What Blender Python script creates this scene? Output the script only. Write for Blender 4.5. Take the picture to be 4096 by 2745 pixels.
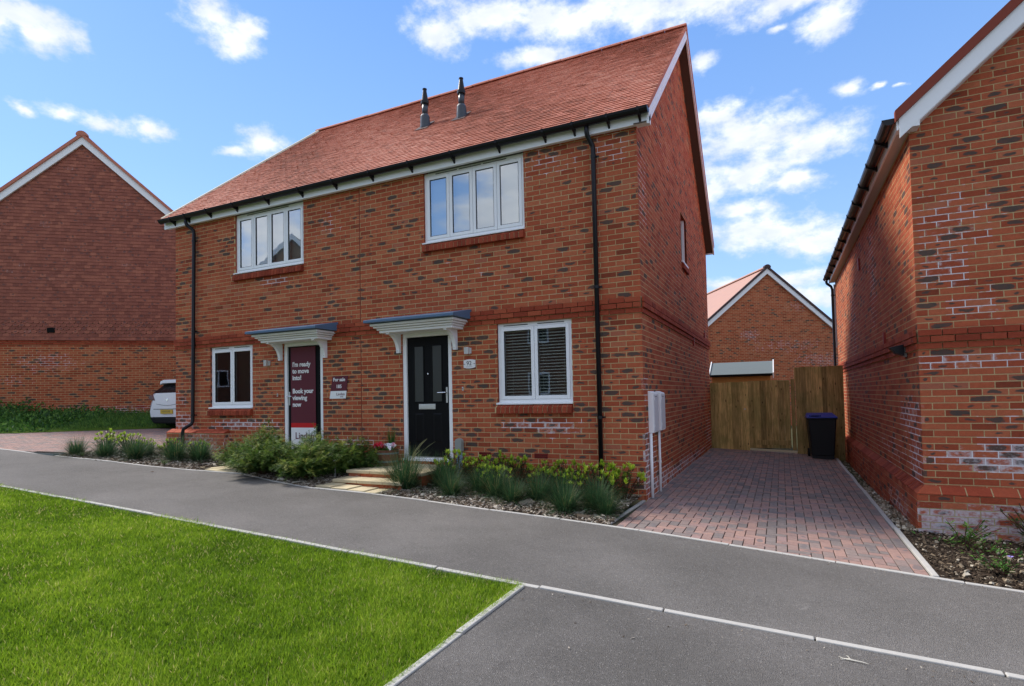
import bpy, bmesh, math, random
import numpy as np
from mathutils import Matrix, Vector, Quaternion
random.seed(7); RNG = np.random.default_rng(11)
for o in list(bpy.data.objects): bpy.data.objects.remove(o)
SC = bpy.context.scene; COL = SC.collection
R = math.radians

# ------------------------------------------------------------------ camera
CAM = Vector((1.6955, -7.6602, 1.4430))
cd = bpy.data.cameras.new('camera'); cam = bpy.data.objects.new('camera', cd); COL.objects.link(cam)
rt = Vector((0.906308, 0.422098, -0.020952)); up = Vector((0.032871, -0.020979, 0.999239)); fw = Vector((-0.421337, 0.906307, 0.032888))
m = Matrix((rt, up, -fw)).transposed().to_4x4(); m.translation = CAM
cam.matrix_world = m
cd.sensor_width = 36; cd.lens = 19.838; cd.shift_x = -0.00642; cd.shift_y = 0.03396
cd.clip_start = 0.05; cd.clip_end = 1500
SC.camera = cam
# ------------------------------------------------------------------ light
SUN_EL, SUN_AZ = R(46), R(-86)           # azimuth from +Y towards +X
SC.view_settings.view_transform = 'Standard'; SC.view_settings.look = 'None'
SC.view_settings.exposure = 1.86; SC.view_settings.gamma = 1; SC.view_settings.use_curve_mapping = False
sd = Vector((math.sin(SUN_AZ)*math.cos(SUN_EL), math.cos(SUN_AZ)*math.cos(SUN_EL), math.sin(SUN_EL)))
ld = bpy.data.lights.new('sun', 'SUN'); sun = bpy.data.objects.new('sun', ld); COL.objects.link(sun)
ld.energy = 1.4; ld.angle = R(12); ld.color = (1.0, 0.95, 0.87)
sun.rotation_euler = sd.to_track_quat('Z', 'Y').to_euler()
W = bpy.data.worlds.new('World'); SC.world = W; W.use_nodes = True
CLOUDS = [(-1.1559, 0.4942, 0.0442, 0.0196), (-1.1259, 0.4751, 0.0314, 0.0195), (-1.1756, 0.4779, 0.0311, 0.021), (-0.9281, 0.5536, 0.0377, 0.0255), (-0.9034, 0.5273, 0.0307, 0.0224), (-0.8842, 0.5487, 0.0247, 0.0158), (-0.5677, 0.5826, 0.0548, 0.0248), (-0.4571, 0.6043, 0.1107, 0.0269), (-0.3468, 0.5899, 0.0932, 0.03), (-0.2224, 0.5958, 0.1175, 0.0292), (-0.1045, 0.5895, 0.1344, 0.0218), (0.0299, 0.5615, 0.073, 0.0203), (0.0781, 0.523, 0.0353, 0.0217), (-0.3955, 0.5463, 0.059, 0.0163), (-1.1506, 0.383, 0.0146, 0.0067), (-1.1135, 0.3898, 0.0219, 0.009), (-1.0715, 0.3894, 0.0313, 0.011), (-1.0213, 0.3968, 0.025, 0.0124), (-0.8625, 0.3985, 0.0411, 0.0196), (-0.9103, 0.3821, 0.0252, 0.0073), (-0.0822, 0.4426, 0.041, 0.0145), (-0.0223, 0.4046, 0.0764, 0.0333), (0.0657, 0.3724, 0.0641, 0.0268), (-0.0446, 0.3448, 0.0715, 0.0308), (0.0389, 0.3183, 0.0305, 0.0151), (-0.0862, 0.3309, 0.0409, 0.0263), (-0.0211, 0.2551, 0.0819, 0.0268), (0.0606, 0.2372, 0.0471, 0.0292), (-0.0464, 0.2922, 0.0524, 0.0133), (-0.0238, 0.1728, 0.0999, 0.0111), (0.045, 0.1386, 0.0593, 0.0203), (0.1073, 0.4401, 0.0239, 0.0133), (0.1579, 0.4322, 0.0118, 0.0043), (0.186, 0.4215, 0.0093, 0.0038), (-0.097, 0.5135, 0.0265, 0.0125), (0.0124, 0.5295, 0.0166, 0.0059)]

class NT:
    """small helper to write node trees"""
    def __init__(s, t): s.t = t; s.n = t.nodes; s.l = t.links
    def add(s, typ, **k):
        n = s.n.new(typ)
        for a, v in k.items(): setattr(n, a, v)
        return n
    def put(s, sock, v):
        if hasattr(v, 'is_output') or isinstance(v, bpy.types.NodeSocket): s.l.new(v, sock)
        else:
            if isinstance(v, (tuple, list)) and len(v) == 3 and sock.type == 'RGBA': v = (*v, 1)
            sock.default_value = v
    def math(s, op, a, b=0.0, c=None, clamp=False):
        n = s.add('ShaderNodeMath', operation=op); n.use_clamp = clamp
        s.put(n.inputs[0], a); s.put(n.inputs[1], b)
        if c is not None: s.put(n.inputs[2], c)
        return n.outputs[0]
    def vmath(s, op, a, b=None, c=None):
        n = s.add('ShaderNodeVectorMath', operation=op); s.put(n.inputs[0], a)
        if b is not None: s.put(n.inputs[1], b)
        if c is not None: s.put(n.inputs[2], c)
        return n.outputs['Value'] if op in ('LENGTH', 'DOT_PRODUCT', 'DISTANCE') else n.outputs[0]
    def mix(s, f, a, b, mode='MIX'):
        n = s.add('ShaderNodeMix', data_type='RGBA', blend_type=mode); n.clamp_factor = True
        s.put(n.inputs[0], f); s.put(n.inputs[6], a); s.put(n.inputs[7], b); return n.outputs[2]
    def noise(s, vec, scale, detail=3, rough=.55, dist=0.0):
        n = s.add('ShaderNodeTexNoise'); s.put(n.inputs['Vector'], vec); n.inputs['Scale'].default_value = scale
        n.inputs['Detail'].default_value = detail; n.inputs['Roughness'].default_value = rough; n.inputs['Distortion'].default_value = dist
        return n.outputs[0], n.outputs[1]
    def smooth(s, v, a, b, lo=0., hi=1.):
        n = s.add('ShaderNodeMapRange', interpolation_type='SMOOTHSTEP'); s.put(n.inputs[0], v)
        for i, x in zip((1, 2, 3, 4), (a, b, lo, hi)): s.put(n.inputs[i], x)
        return n.outputs[0]
    def ramp(s, v, stops):
        n = s.add('ShaderNodeValToRGB'); s.put(n.inputs[0], v); e = n.color_ramp.elements
        while len(e) < len(stops): e.new(.5)
        for x, (p, c) in zip(e, stops): x.position = p; x.color = (*c, 1)
        return n.outputs[0]
    def sep(s, v):
        n = s.add('ShaderNodeSeparateXYZ'); s.put(n.inputs[0], v); return n.outputs
    def comb(s, x, y, z):
        n = s.add('ShaderNodeCombineXYZ')
        for i, v in enumerate((x, y, z)): s.put(n.inputs[i], v)
        return n.outputs[0]

def build_world():
    T = NT(W.node_tree); T.n.clear()
    sky = T.add('ShaderNodeTexSky', sky_type='NISHITA'); sky.sun_disc = False
    sky.sun_elevation = SUN_EL; sky.sun_rotation = SUN_AZ; sky.air_density = 1.0; sky.dust_density = 0.25; sky.ozone_density = 2.2
    g = T.add('ShaderNodeTexCoord').outputs['Generated']
    d = T.vmath('NORMALIZE', g); x, y, z = T.sep(d)
    az = T.math('ARCTAN2', x, y); el = T.math('ARCSINE', z)
    ae = T.comb(az, el, 0)
    # cloud billows are in a stretched direction space so that they flatten towards the horizon
    n1, c1 = T.noise(T.vmath('MULTIPLY', d, (1, 1, 1.7)), 7.0, 6, .6)
    n2, _ = T.noise(T.vmath('MULTIPLY', d, (1, 1, 1.6)), 26.0, 6, .62)
    warp = T.vmath('MULTIPLY_ADD', T.vmath('SUBTRACT', c1, (.5, .5, .5)), (.10, .05, 0), ae)
    acc = None
    for a, e, ra, re in CLOUDS:
        sx, sy = .86/ra, .86/re
        q = T.vmath('MULTIPLY_ADD', warp, (sx, sy, 0), (-a*sx, -e*sy, 0))
        v = T.math('SUBTRACT', 1.0, T.vmath('LENGTH', q))
        acc = v if acc is None else T.math('SMOOTH_MAX', acc, v, .25)
    inside = T.math('MULTIPLY_ADD', n2, 2.2, T.math('ADD', acc, -.90))
    # rest of the sky: out-of-view broken cumulus, cover raised for whiter light
    nb, _ = T.noise(T.vmath('MULTIPLY', d, (1, 1, 2.2)), 3.1, 7, .58)
    outside = T.math('MULTIPLY', T.math('SUBTRACT', nb, .415), 7.0)
    off = T.math('ABSOLUTE', T.math('SUBTRACT', az, -.44))
    f = T.smooth(off, .85, 1.1); f = T.math('MAXIMUM', f, T.smooth(el, .68, .85))
    dens = T.math('ADD', T.math('MULTIPLY', inside, T.math('SUBTRACT', 1.0, f)), T.math('MULTIPLY', outside, f))
    mask = T.smooth(dens, -.10, .95)
    mask = T.math('MULTIPLY', mask, T.smooth(z, .0, .06))
    shade = T.smooth(T.noise(T.vmath('MULTIPLY', d, (1, 1, 2.4)), 17.0, 4, .5)[0], .32, .66)
    core = T.smooth(dens, .2, 1.1)
    ccol = T.mix(T.math('MULTIPLY', core, .85), (3.0, 3.3, 3.8), (3.9, 3.95, 4.05))
    ccol = T.mix(T.math('MULTIPLY', shade, .6), ccol, (2.45, 2.7, 3.15))
    base = T.mix(1.0, sky.outputs[0], SKYTINT, 'MULTIPLY')
    # thin even veil paling towards the horizon
    grad = T.ramp(el, [(0, (2.05, 2.65, 3.3)), (.12, (1.5, 2.25, 3.3)), (.35, (.98, 1.75, 3.1)), (.62, (.62, 1.32, 2.85)), (1, (.42, 1.0, 2.4))])
    base = T.mix(.72, base, grad)
    colr = T.mix(T.math('MULTIPLY', mask, .93), base, ccol)
    bg = T.add('ShaderNodeBackground'); T.put(bg.inputs[0], colr); bg.inputs[1].default_value = SKY_STR
    T.l.new(bg.outputs[0], T.add('ShaderNodeOutputWorld').inputs[0])
    W.cycles.sampling_method = 'MANUAL'; W.cycles.sample_map_resolution = 1024
SKYTINT = (.66, .78, 1.0); SKY_STR = 0.085
build_world()

# ------------------------------------------------------------------ materials
def newmat(name, rough=.7, spec=.3):
    mt = bpy.data.materials.new(name); mt.use_nodes = True; T = NT(mt.node_tree)
    b = T.n['Principled BSDF']; b.inputs['Roughness'].default_value = rough; b.inputs['Specular IOR Level'].default_value = spec
    return mt, T, b
def bump(T, b, h, strength, dist=.01):
    n = T.add('ShaderNodeBump'); n.inputs['Strength'].default_value = strength; n.inputs['Distance'].default_value = dist
    T.put(n.inputs['Height'], h); T.l.new(n.outputs[0], b.inputs['Normal'])
def pos(T): return T.add('ShaderNodeNewGeometry').outputs['Position']
def attr(T, name='tone'):
    n = T.add('ShaderNodeAttribute'); n.attribute_name = name; return n
def plain(name, col, rough=.5, spec=.4, var=.12, scale=14, bmp=.1, metal=0):
    mt, T, b = newmat(name, rough, spec); p = pos(T)
    n, _ = T.noise(p, scale, 5, .6); n2, _ = T.noise(p, scale*9, 3, .6)
    v = T.math('ADD', T.math('MULTIPLY', n, var), T.math('MULTIPLY_ADD', n2, var*.6, 1-var*.8))
    T.put(b.inputs['Base Color'], T.mix(1.0, (*col,), T.comb(v, v, v), 'MULTIPLY'))
    b.inputs['Metallic'].default_value = metal
    T.put(b.inputs['Roughness'], T.math('MULTIPLY_ADD', n, .2, rough-.1))
    if bmp: bump(T, b, n2, bmp, .004)
    return mt
def brick_mat(name, ramp, blot=(.060, .060, .052), salt_col=(.62, .58, .60)):
    mt, T, b = newmat(name, .85, .2); p = pos(T)
    a = attr(T); r, g, s = T.sep(a.outputs['Color'])
    uv = T.add('ShaderNodeTexCoord').outputs['UV']
    nl, nc = T.noise(p, 9, 3, .5); nf, _ = T.noise(p, 70, 4, .65); nm, _ = T.noise(p, 22, 4, .6)
    base = T.ramp(r, ramp)
    k = T.math('MULTIPLY_ADD', nm, .5, .52); k = T.math('MULTIPLY_ADD', nf, .5, T.math('SUBTRACT', k, .03))
    base = T.mix(1.0, base, T.comb(k, k, k), 'MULTIPLY')
    base = T.mix(T.smooth(nf, .60, .76, 0, .22), base, (.50, .22, .13))
    # reduced (blue-grey) firing blotch in the middle of the face
    q = T.vmath('MULTIPLY', T.vmath('SUBTRACT', T.vmath('ADD', uv, T.vmath('SCALE', T.vmath('SUBTRACT', nc, (.5, .5, .5)))), (.5, .5, 0)), (1.9, 1.8, 0))
    vs = q.node.inputs[0].links[0].from_node.inputs[0].links[0].from_node.inputs[1].links[0].from_node
    vs.inputs['Scale'].default_value = .95
    e = T.vmath('LENGTH', q)
    bm = T.smooth(e, T.math('MULTIPLY_ADD', g, .9, .02), T.math('MULTIPLY_ADD', g, .9, -.22))
    bm = T.math('MULTIPLY', bm, T.smooth(g, .02, .25)); bm = T.math('MULTIPLY', bm, T.math('MULTIPLY_ADD', nm, .5, .62))
    base = T.mix(bm, base, blot)
    sn, _ = T.noise(T.vmath('MULTIPLY', p, (1, 1, 1.8)), 16, 6, .7)
    ux, uy, _u = T.sep(T.vmath('ABSOLUTE', T.vmath('SUBTRACT', uv, (.5, .5, 0)))); edge = T.smooth(T.math('MAXIMUM', ux, uy), .30, .5)
    sm = T.smooth(T.math('ADD', sn, T.math('MULTIPLY', s, T.math('MULTIPLY_ADD', edge, .20, .34))), .74, 1.06)
    sm = T.math('MULTIPLY', sm, T.smooth(nm, .30, .56, .35, 1.0))
    base = T.mix(T.math('MULTIPLY', sm, .82), base, salt_col)
    T.put(b.inputs['Base Color'], base)
    bump(T, b, T.math('ADD', nf, nm), .5, .005)
    return mt
def mortar_mat():
    mt, T, b = newmat('mortar', .95, .1); p = pos(T); s = T.sep(attr(T).outputs['Color'])[2]
    n, _ = T.noise(p, 2.2, 4, .6); nf, _ = T.noise(p, 120, 3, .6)
    c = T.mix(n, (.46, .36, .18), (.62, .51, .28))
    c = T.mix(1.0, c, T.comb(*(T.math('MULTIPLY_ADD', nf, .6, .68),)*3), 'MULTIPLY')
    sn, _ = T.noise(p, 7, 5, .65)
    sm = T.smooth(T.math('ADD', sn, T.math('MULTIPLY', s, .62)), .72, .86)
    c = T.mix(sm, c, (.80, .79, .80)); T.put(b.inputs['Base Color'], c); bump(T, b, nf, .5, .004)
    return mt
M = {}
RED = [(0, (.23, .050, .023)), (.3, (.35, .072, .032)), (.6, (.43, .102, .045)), (.85, (.47, .140, .064)), (1, (.39, .122, .068))]
M['brick'] = brick_mat('red_facing_brick', RED)
M['band'] = brick_mat('smooth_red_brick', [(0, (.22, .038, .018)), (.5, (.31, .056, .026)), (1, (.37, .082, .037))])
M['mortar'] = mortar_mat()
M['tile'] = brick_mat('clay_roof_tile', [(0, (.32, .115, .075)), (.35, (.46, .165, .11)), (.7, (.56, .225, .16)), (1, (.62, .29, .215))], (.25, .12, .10), (.5, .3, .25))
M['hung'] = brick_mat('clay_hanging_tile', [(0, (.22, .076, .054)), (.5, (.30, .102, .070)), (1, (.39, .14, .09))], (.16, .075, .065), (.5, .33, .3))
M['farroof'] = plain('pale_clay_tiles', (.44, .26, .21), .8, .2, .25, 3)
M['white'] = plain('white_upvc', (.86, .86, .87), .35, .45, .05, 4, .02)
M['cream'] = plain('bedding_mortar', (.66, .60, .46), .9, .2, .2, 9)
M['black'] = plain('black_plastic', (.008, .008, .011), .33, .28, .3, 5, .03)
M['blackdoor'] = plain('black_door_skin', (.006, .006, .007), .45, .12, .25, 30, .15)
M['grey_lead'] = plain('grey_blue_grp', (.085, .15, .25), .45, .4, .2, 6, .05)
M['soffitshade'] = plain('shaded_soffit', (.10, .065, .05), .7, .2)  # verge soffit's shade put into the colour
M['ridgedark'] = plain('dark_verge_cap', (.085, .05, .05), .7, .2)
M['steel'] = plain('brushed_steel', (.60, .60, .58), .35, .5, .1, 40, 0, .35)
M['greybox'] = plain('grey_gas_box', (.27, .28, .26), .6, .3)
M['bluepipe'] = plain('pale_blue_duct', (.30, .42, .56), .5, .3)
M['meter'] = plain('white_meter_box', (.86, .86, .88), .5, .3, .06)
M['felt'] = plain('grey_shed_felt', (.16, .19, .20), .95, .1, .18, 60, .3)
M['shedwood'] = plain('orange_shed_timber', (.50, .23, .07), .7, .2, .3, 8)
M['binbody'] = plain('bin_black', (.012, .014, .016), .5, .35, .2, 6)
M['binlid'] = plain('bin_blue', (.02, .035, .30), .4, .4, .15, 6)
M['maroon'] = plain('maroon_vinyl', (.115, .016, .030), .42, .35, .12, 5, .02)
M['redstripe'] = plain('red_vinyl', (.55, .012, .016), .42, .35, .05, 5, .02)
M['lettering'] = plain('white_lettering', (.82, .82, .82), .5, .3, .03, 5, 0)
M['maroonletter'] = plain('maroon_lettering', (.12, .02, .035), .5, .3, .03, 5, 0)
M['blackletter'] = plain('black_lettering', (.02, .02, .02), .5, .3, .03, 5, 0)
M['plaque'] = plain('white_plaque', (.80, .79, .78), .3, .4, .04, 9, 0)
M['carpaint'] = plain('white_car_paint', (.80, .81, .84), .18, .5, .02, 2, 0)
M['lampred'] = plain('red_lamp', (.10, .008, .012), .2, .5, .1, 5, 0)
M['plateyel'] = plain('yellow_plate', (.62, .42, .05), .4, .4, .25, 18, 0)
M['plateink'] = plain('blurred_plate_marks', (.22, .17, .06), .5, .4, .2, 18, 0)
M['carglass'] = plain('dark_car_glass', (.006, .007, .009), .25, .25, .1, 5, 0)
M['tyre'] = plain('tyre_rubber', (.012, .012, .012), .8, .2, .1, 9)
M['dark'] = plain('dark_void', (.01, .01, .01), .9, .1)
M['slab'] = plain('buff_paving_slab', (.55, .46, .30), .85, .2, .28, 7, .35)
M['slabedge'] = plain('grey_slab_edge', (.36, .36, .30), .85, .2, .3, 9, .4)
M['kerb'] = plain('concrete_edging', (.45, .43, .40), .9, .15, .30, 7, .35)
M['stake'] = plain('planter_stave_wood', (.15, .058, .035), .75, .2, .35, 14, .4)
M['hoop'] = plain('grey_hoop_iron', (.13, .17, .17), .5, .4, .2, 20)
M['soil'] = plain('dark_soil', (.035, .025, .018), .95, .1, .5, 25, .8)
M['stem'] = plain('brown_stem', (.09, .045, .03), .85, .1)
M['blind'] = plain('cream_blind_slats', (.66, .67, .63), .6, .2, .05, 5, 0)
M['blindlit'] = plain('lit_slat_blind', (.85, .86, .84), .5, .3, .1, 5, 0)  # slats whitened for the light on their front edges
M['joint'] = plain('sealant_joint', (.21, .05, .03), .8, .2)
M['airbrick'] = plain('terracotta_air_brick', (.26, .025, .018), .5, .3)
M['interior'] = plain('room_plaster', (.45, .42, .38), .9, .1)
M['chrome'] = plain('bright_chrome', (.85, .85, .86), .12, .5, .02, 9, 0, 1)
M['petalr'] = plain('red_petals', (.62, .03, .05), .6, .2, .3, 60, 0)
M['petalp'] = plain('pink_petals', (.72, .25, .35), .6, .2, .3, 60, 0)
M['petalw'] = plain('white_petals', (.82, .80, .84), .6, .2, .15, 60, 0)
M['petalv'] = plain('violet_petals', (.30, .25, .62), .6, .2, .15, 60, 0)
M['straw'] = plain('bleached_stalk', (.62, .58, .50), .8, .2, .2, 60, 0)

def glass_mat(name='window_glass', gain=2.3, base=.09):
    mt = bpy.data.materials.new(name); mt.use_nodes = True; T = NT(mt.node_tree); T.n.clear()
    tr = T.add('ShaderNodeBsdfTransparent'); tr.inputs[0].default_value = (.80, .86, .84, 1)
    gl = T.add('ShaderNodeBsdfGlossy'); gl.inputs['Roughness'].default_value = .012; gl.inputs[0].default_value = (.92, .96, 1, 1)
    n = T.add('ShaderNodeBump'); n.inputs['Strength'].default_value = .012; n.inputs['Distance'].default_value = .05
    T.put(n.inputs['Height'], T.noise(pos(T), 2.3, 2, .5)[0]); T.l.new(n.outputs[0], gl.inputs['Normal'])
    fr = T.add('ShaderNodeFresnel'); fr.inputs[0].default_value = 1.55
    f = T.math('MULTIPLY_ADD', fr.outputs[0], gain, base, clamp=True)
    mx = T.add('ShaderNodeMixShader'); T.put(mx.inputs[0], f); T.l.new(tr.outputs[0], mx.inputs[1]); T.l.new(gl.outputs[0], mx.inputs[2])
    T.l.new(mx.outputs[0], T.add('ShaderNodeOutputMaterial').inputs[0]); return mt
M['glass'] = glass_mat(); M['glassbright'] = glass_mat('brightened_window_glass', 3.4, .24)  # second one: same glass, reflection raised to brighten the upper panes
def frosted():
    mt, T, b = newmat('obscure_door_glass', .35, .6)
    b.inputs['Base Color'].default_value = (.035, .037, .035, 1); bump(T, b, T.noise(pos(T), 60, 2)[0], .4, .005); return mt
M['frosted'] = frosted()
def asphalt_mat(name, lo, hi):
    mt, T, b = newmat(name, .9, .2); p = pos(T)
    n1, _ = T.noise(p, .7, 5, .6); n2, _ = T.noise(p, 130, 4, .75); n3, _ = T.noise(p, 6, 5, .65)
    v = T.add('ShaderNodeTexVoronoi'); T.put(v.inputs['Vector'], p); v.inputs['Scale'].default_value = 150
    vr = T.sep(v.outputs['Color'])[0]
    c = T.mix(T.smooth(n1, .3, .7), lo, hi)
    c = T.mix(T.smooth(n3, .55, .75, 0, .35), c, tuple(x*.72 for x in lo))
    k = T.math('ADD', T.math('MULTIPLY', n2, .9), T.math('MULTIPLY_ADD', vr, .38, .36))
    n5, _ = T.noise(T.vmath('ADD', p, (7.3, 2.1, 0)), .28, 3, .5); k = T.math('MULTIPLY', k, T.math('MULTIPLY_ADD', n5, .5, .76))
    n6, _ = T.noise(p, 2.6, 6, .75, .8); c = T.mix(T.smooth(n6, .66, .74, 0, .35), c, (.30, .28, .26)); c = T.mix(T.smooth(n6, .36, .28, 0, .4), c, (.06, .055, .052))
    c = T.mix(1.0, c, T.comb(k, k, k), 'MULTIPLY')
    c = T.mix(T.smooth(vr, .955, .99, 0, .32), c, (.42, .40, .38))
    T.put(b.inputs['Base Color'], c); bump(T, b, T.math('ADD', n2, T.math('MULTIPLY', v.outputs['Distance'], 1.2)), .9, .006)
    return mt
M['asphalt'] = asphalt_mat('footpath_asphalt', (.138, .128, .119), (.186, .172, .161))
M['asphalt2'] = asphalt_mat('parking_asphalt', (.118, .109, .101), (.168, .155, .145))
M['paver'] = brick_mat('block_paver', [(0, (.17, .145, .14)), (.25, (.24, .195, .18)), (.5, (.30, .19, .165)), (.8, (.35, .22, .185)), (1, (.27, .19, .19))], (.17, .145, .145), (.4, .35, .33))
M['jointsand'] = plain('jointing_sand', (.055, .045, .032), .95, .1, .4, 30, .5)
def wood_fence():
    mt, T, b = newmat('treated_fence_board', .8, .2); p = pos(T); r, g, s = T.sep(attr(T).outputs['Color'])
    q = T.vmath('ADD', T.vmath('MULTIPLY', p, (9, 9, .8)), T.comb(T.math('MULTIPLY', r, 17), 0, T.math('MULTIPLY', r, 9)))
    n, _ = T.noise(q, 3.2, 6, .6, .6); n2, _ = T.noise(p, 2.2, 4, .6); n3, _ = T.noise(q, 14, 3, .6)
    c = T.mix(T.smooth(n, .3, .7), (.26, .175, .06), (.58, .38, .15))
    c = T.mix(T.smooth(n2, .4, .7, 0, .6), c, (.24, .20, .065))
    k = T.math('MULTIPLY_ADD', r, .75, .62); k = T.math('MULTIPLY', k, T.math('MULTIPLY_ADD', n3, .5, .75))
    c = T.mix(1.0, c, T.comb(k, k, k), 'MULTIPLY')
    kn = T.add('ShaderNodeTexVoronoi'); T.put(kn.inputs['Vector'], T.vmath('MULTIPLY', p, (7, 7, 3))); kn.inputs['Scale'].default_value = 1.2
    c = T.mix(T.smooth(kn.outputs['Distance'], .16, .05, 0, .8), c, (.035, .018, .008))
    T.put(b.inputs['Base Color'], c); bump(T, b, n3, .4, .004); return mt
M['fence'] = wood_fence()
M['freshwood'] = plain('fresh_cut_timber', (.55, .33, .13), .7, .2, .2, 20)
def leafy(name, stops, rough=.55, trans=.35, spec=.35):
    mt, T, b = newmat(name, rough, spec)
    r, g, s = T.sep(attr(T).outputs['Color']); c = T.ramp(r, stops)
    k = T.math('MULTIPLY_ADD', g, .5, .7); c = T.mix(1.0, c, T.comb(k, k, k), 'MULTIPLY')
    T.put(b.inputs['Base Color'], c)
    tl = T.add('ShaderNodeBsdfTranslucent'); T.put(tl.inputs[0], c)
    mx = T.add('ShaderNodeMixShader'); mx.inputs[0].default_value = trans
    out = T.n['Material Output']; T.l.new(b.outputs[0], mx.inputs[1]); T.l.new(tl.outputs[0], mx.inputs[2]); T.l.new(mx.outputs[0], out.inputs[0])
    return mt
M['grass'] = leafy('lawn_grass', [(0, (.07, .13, .008)), (.3, (.13, .23, .011)), (.6, (.21, .33, .018)), (.9, (.32, .41, .045)), (1, (.50, .44, .18))], trans=.45)
M['fescue'] = leafy('blue_green_fescue', [(0, (.014, .044, .018)), (.5, (.035, .088, .034)), (.85, (.080, .15, .050)), (1, (.24, .21, .09))], .6)
M['leafdark'] = leafy('dark_glossy_leaf', [(0, (.012, .035, .010)), (.5, (.028, .075, .015)), (.85, (.06, .12, .02)), (1, (.14, .045, .035))], .35)
M['leaflime'] = leafy('lime_leaf', [(0, (.16, .30, .02)), (.5, (.32, .46, .035)), (1, (.52, .55, .06))], .45)
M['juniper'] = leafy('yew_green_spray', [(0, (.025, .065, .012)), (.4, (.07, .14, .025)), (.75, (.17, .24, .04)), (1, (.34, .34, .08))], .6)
M['weed'] = leafy('weed_green', [(0, (.018, .06, .012)), (.5, (.055, .15, .022)), (1, (.15, .28, .045))], .6)
M['bark'] = leafy('bark_chip', [(0, (.045, .03, .02)), (.35, (.16, .12, .085)), (.65, (.34, .29, .24)), (1, (.66, .60, .50))], .9, .0, .1)
M['stone'] = leafy('gravel_stone', [(0, (.16, .11, .07)), (.5, (.34, .28, .20)), (1, (.62, .56, .46))], .85, .0, .2)
def ground_mat(name, a, b2, sc=3):
    mt, T, b = newmat(name, .95, .1); p = pos(T)
    n, _ = T.noise(p, sc, 6, .65); nf, _ = T.noise(p, 60, 4, .7)
    c = T.mix(T.smooth(n, .3, .7), a, b2); k = T.math('MULTIPLY_ADD', nf, 1., .5)
    T.put(b.inputs['Base Color'], T.mix(1.0, c, T.comb(k, k, k), 'MULTIPLY')); bump(T, b, nf, .9, .02); return mt
M['bedsoil'] = ground_mat('bark_mulch_soil', (.035, .024, .017), (.085, .06, .043))
M['turf'] = ground_mat('turf_underlay', (.06, .12, .012), (.10, .15, .02))
M['field'] = ground_mat('rough_ground', (.05, .06, .025), (.09, .08, .045), .3)
def bricktex_mat():
    mt, T, b = newmat('distant_brickwork', .9, .1)
    n = T.add('ShaderNodeTexBrick'); c = T.add('ShaderNodeTexCoord').outputs['Object']
    T.put(n.inputs['Vector'], T.comb(T.sep(c)[0], T.sep(c)[2], 0)); n.inputs['Scale'].default_value = 1
    n.inputs['Brick Width'].default_value = .225; n.inputs['Row Height'].default_value = .075; n.inputs['Mortar Size'].default_value = .005
    n.inputs['Color1'].default_value = (.20, .06, .035, 1); n.inputs['Color2'].default_value = (.12, .05, .035, 1); n.inputs['Mortar'].default_value = (.28, .23, .15, 1)
    T.l.new(n.outputs[0], b.inputs['Base Color']); return mt
M['bricktex'] = bricktex_mat()

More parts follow.
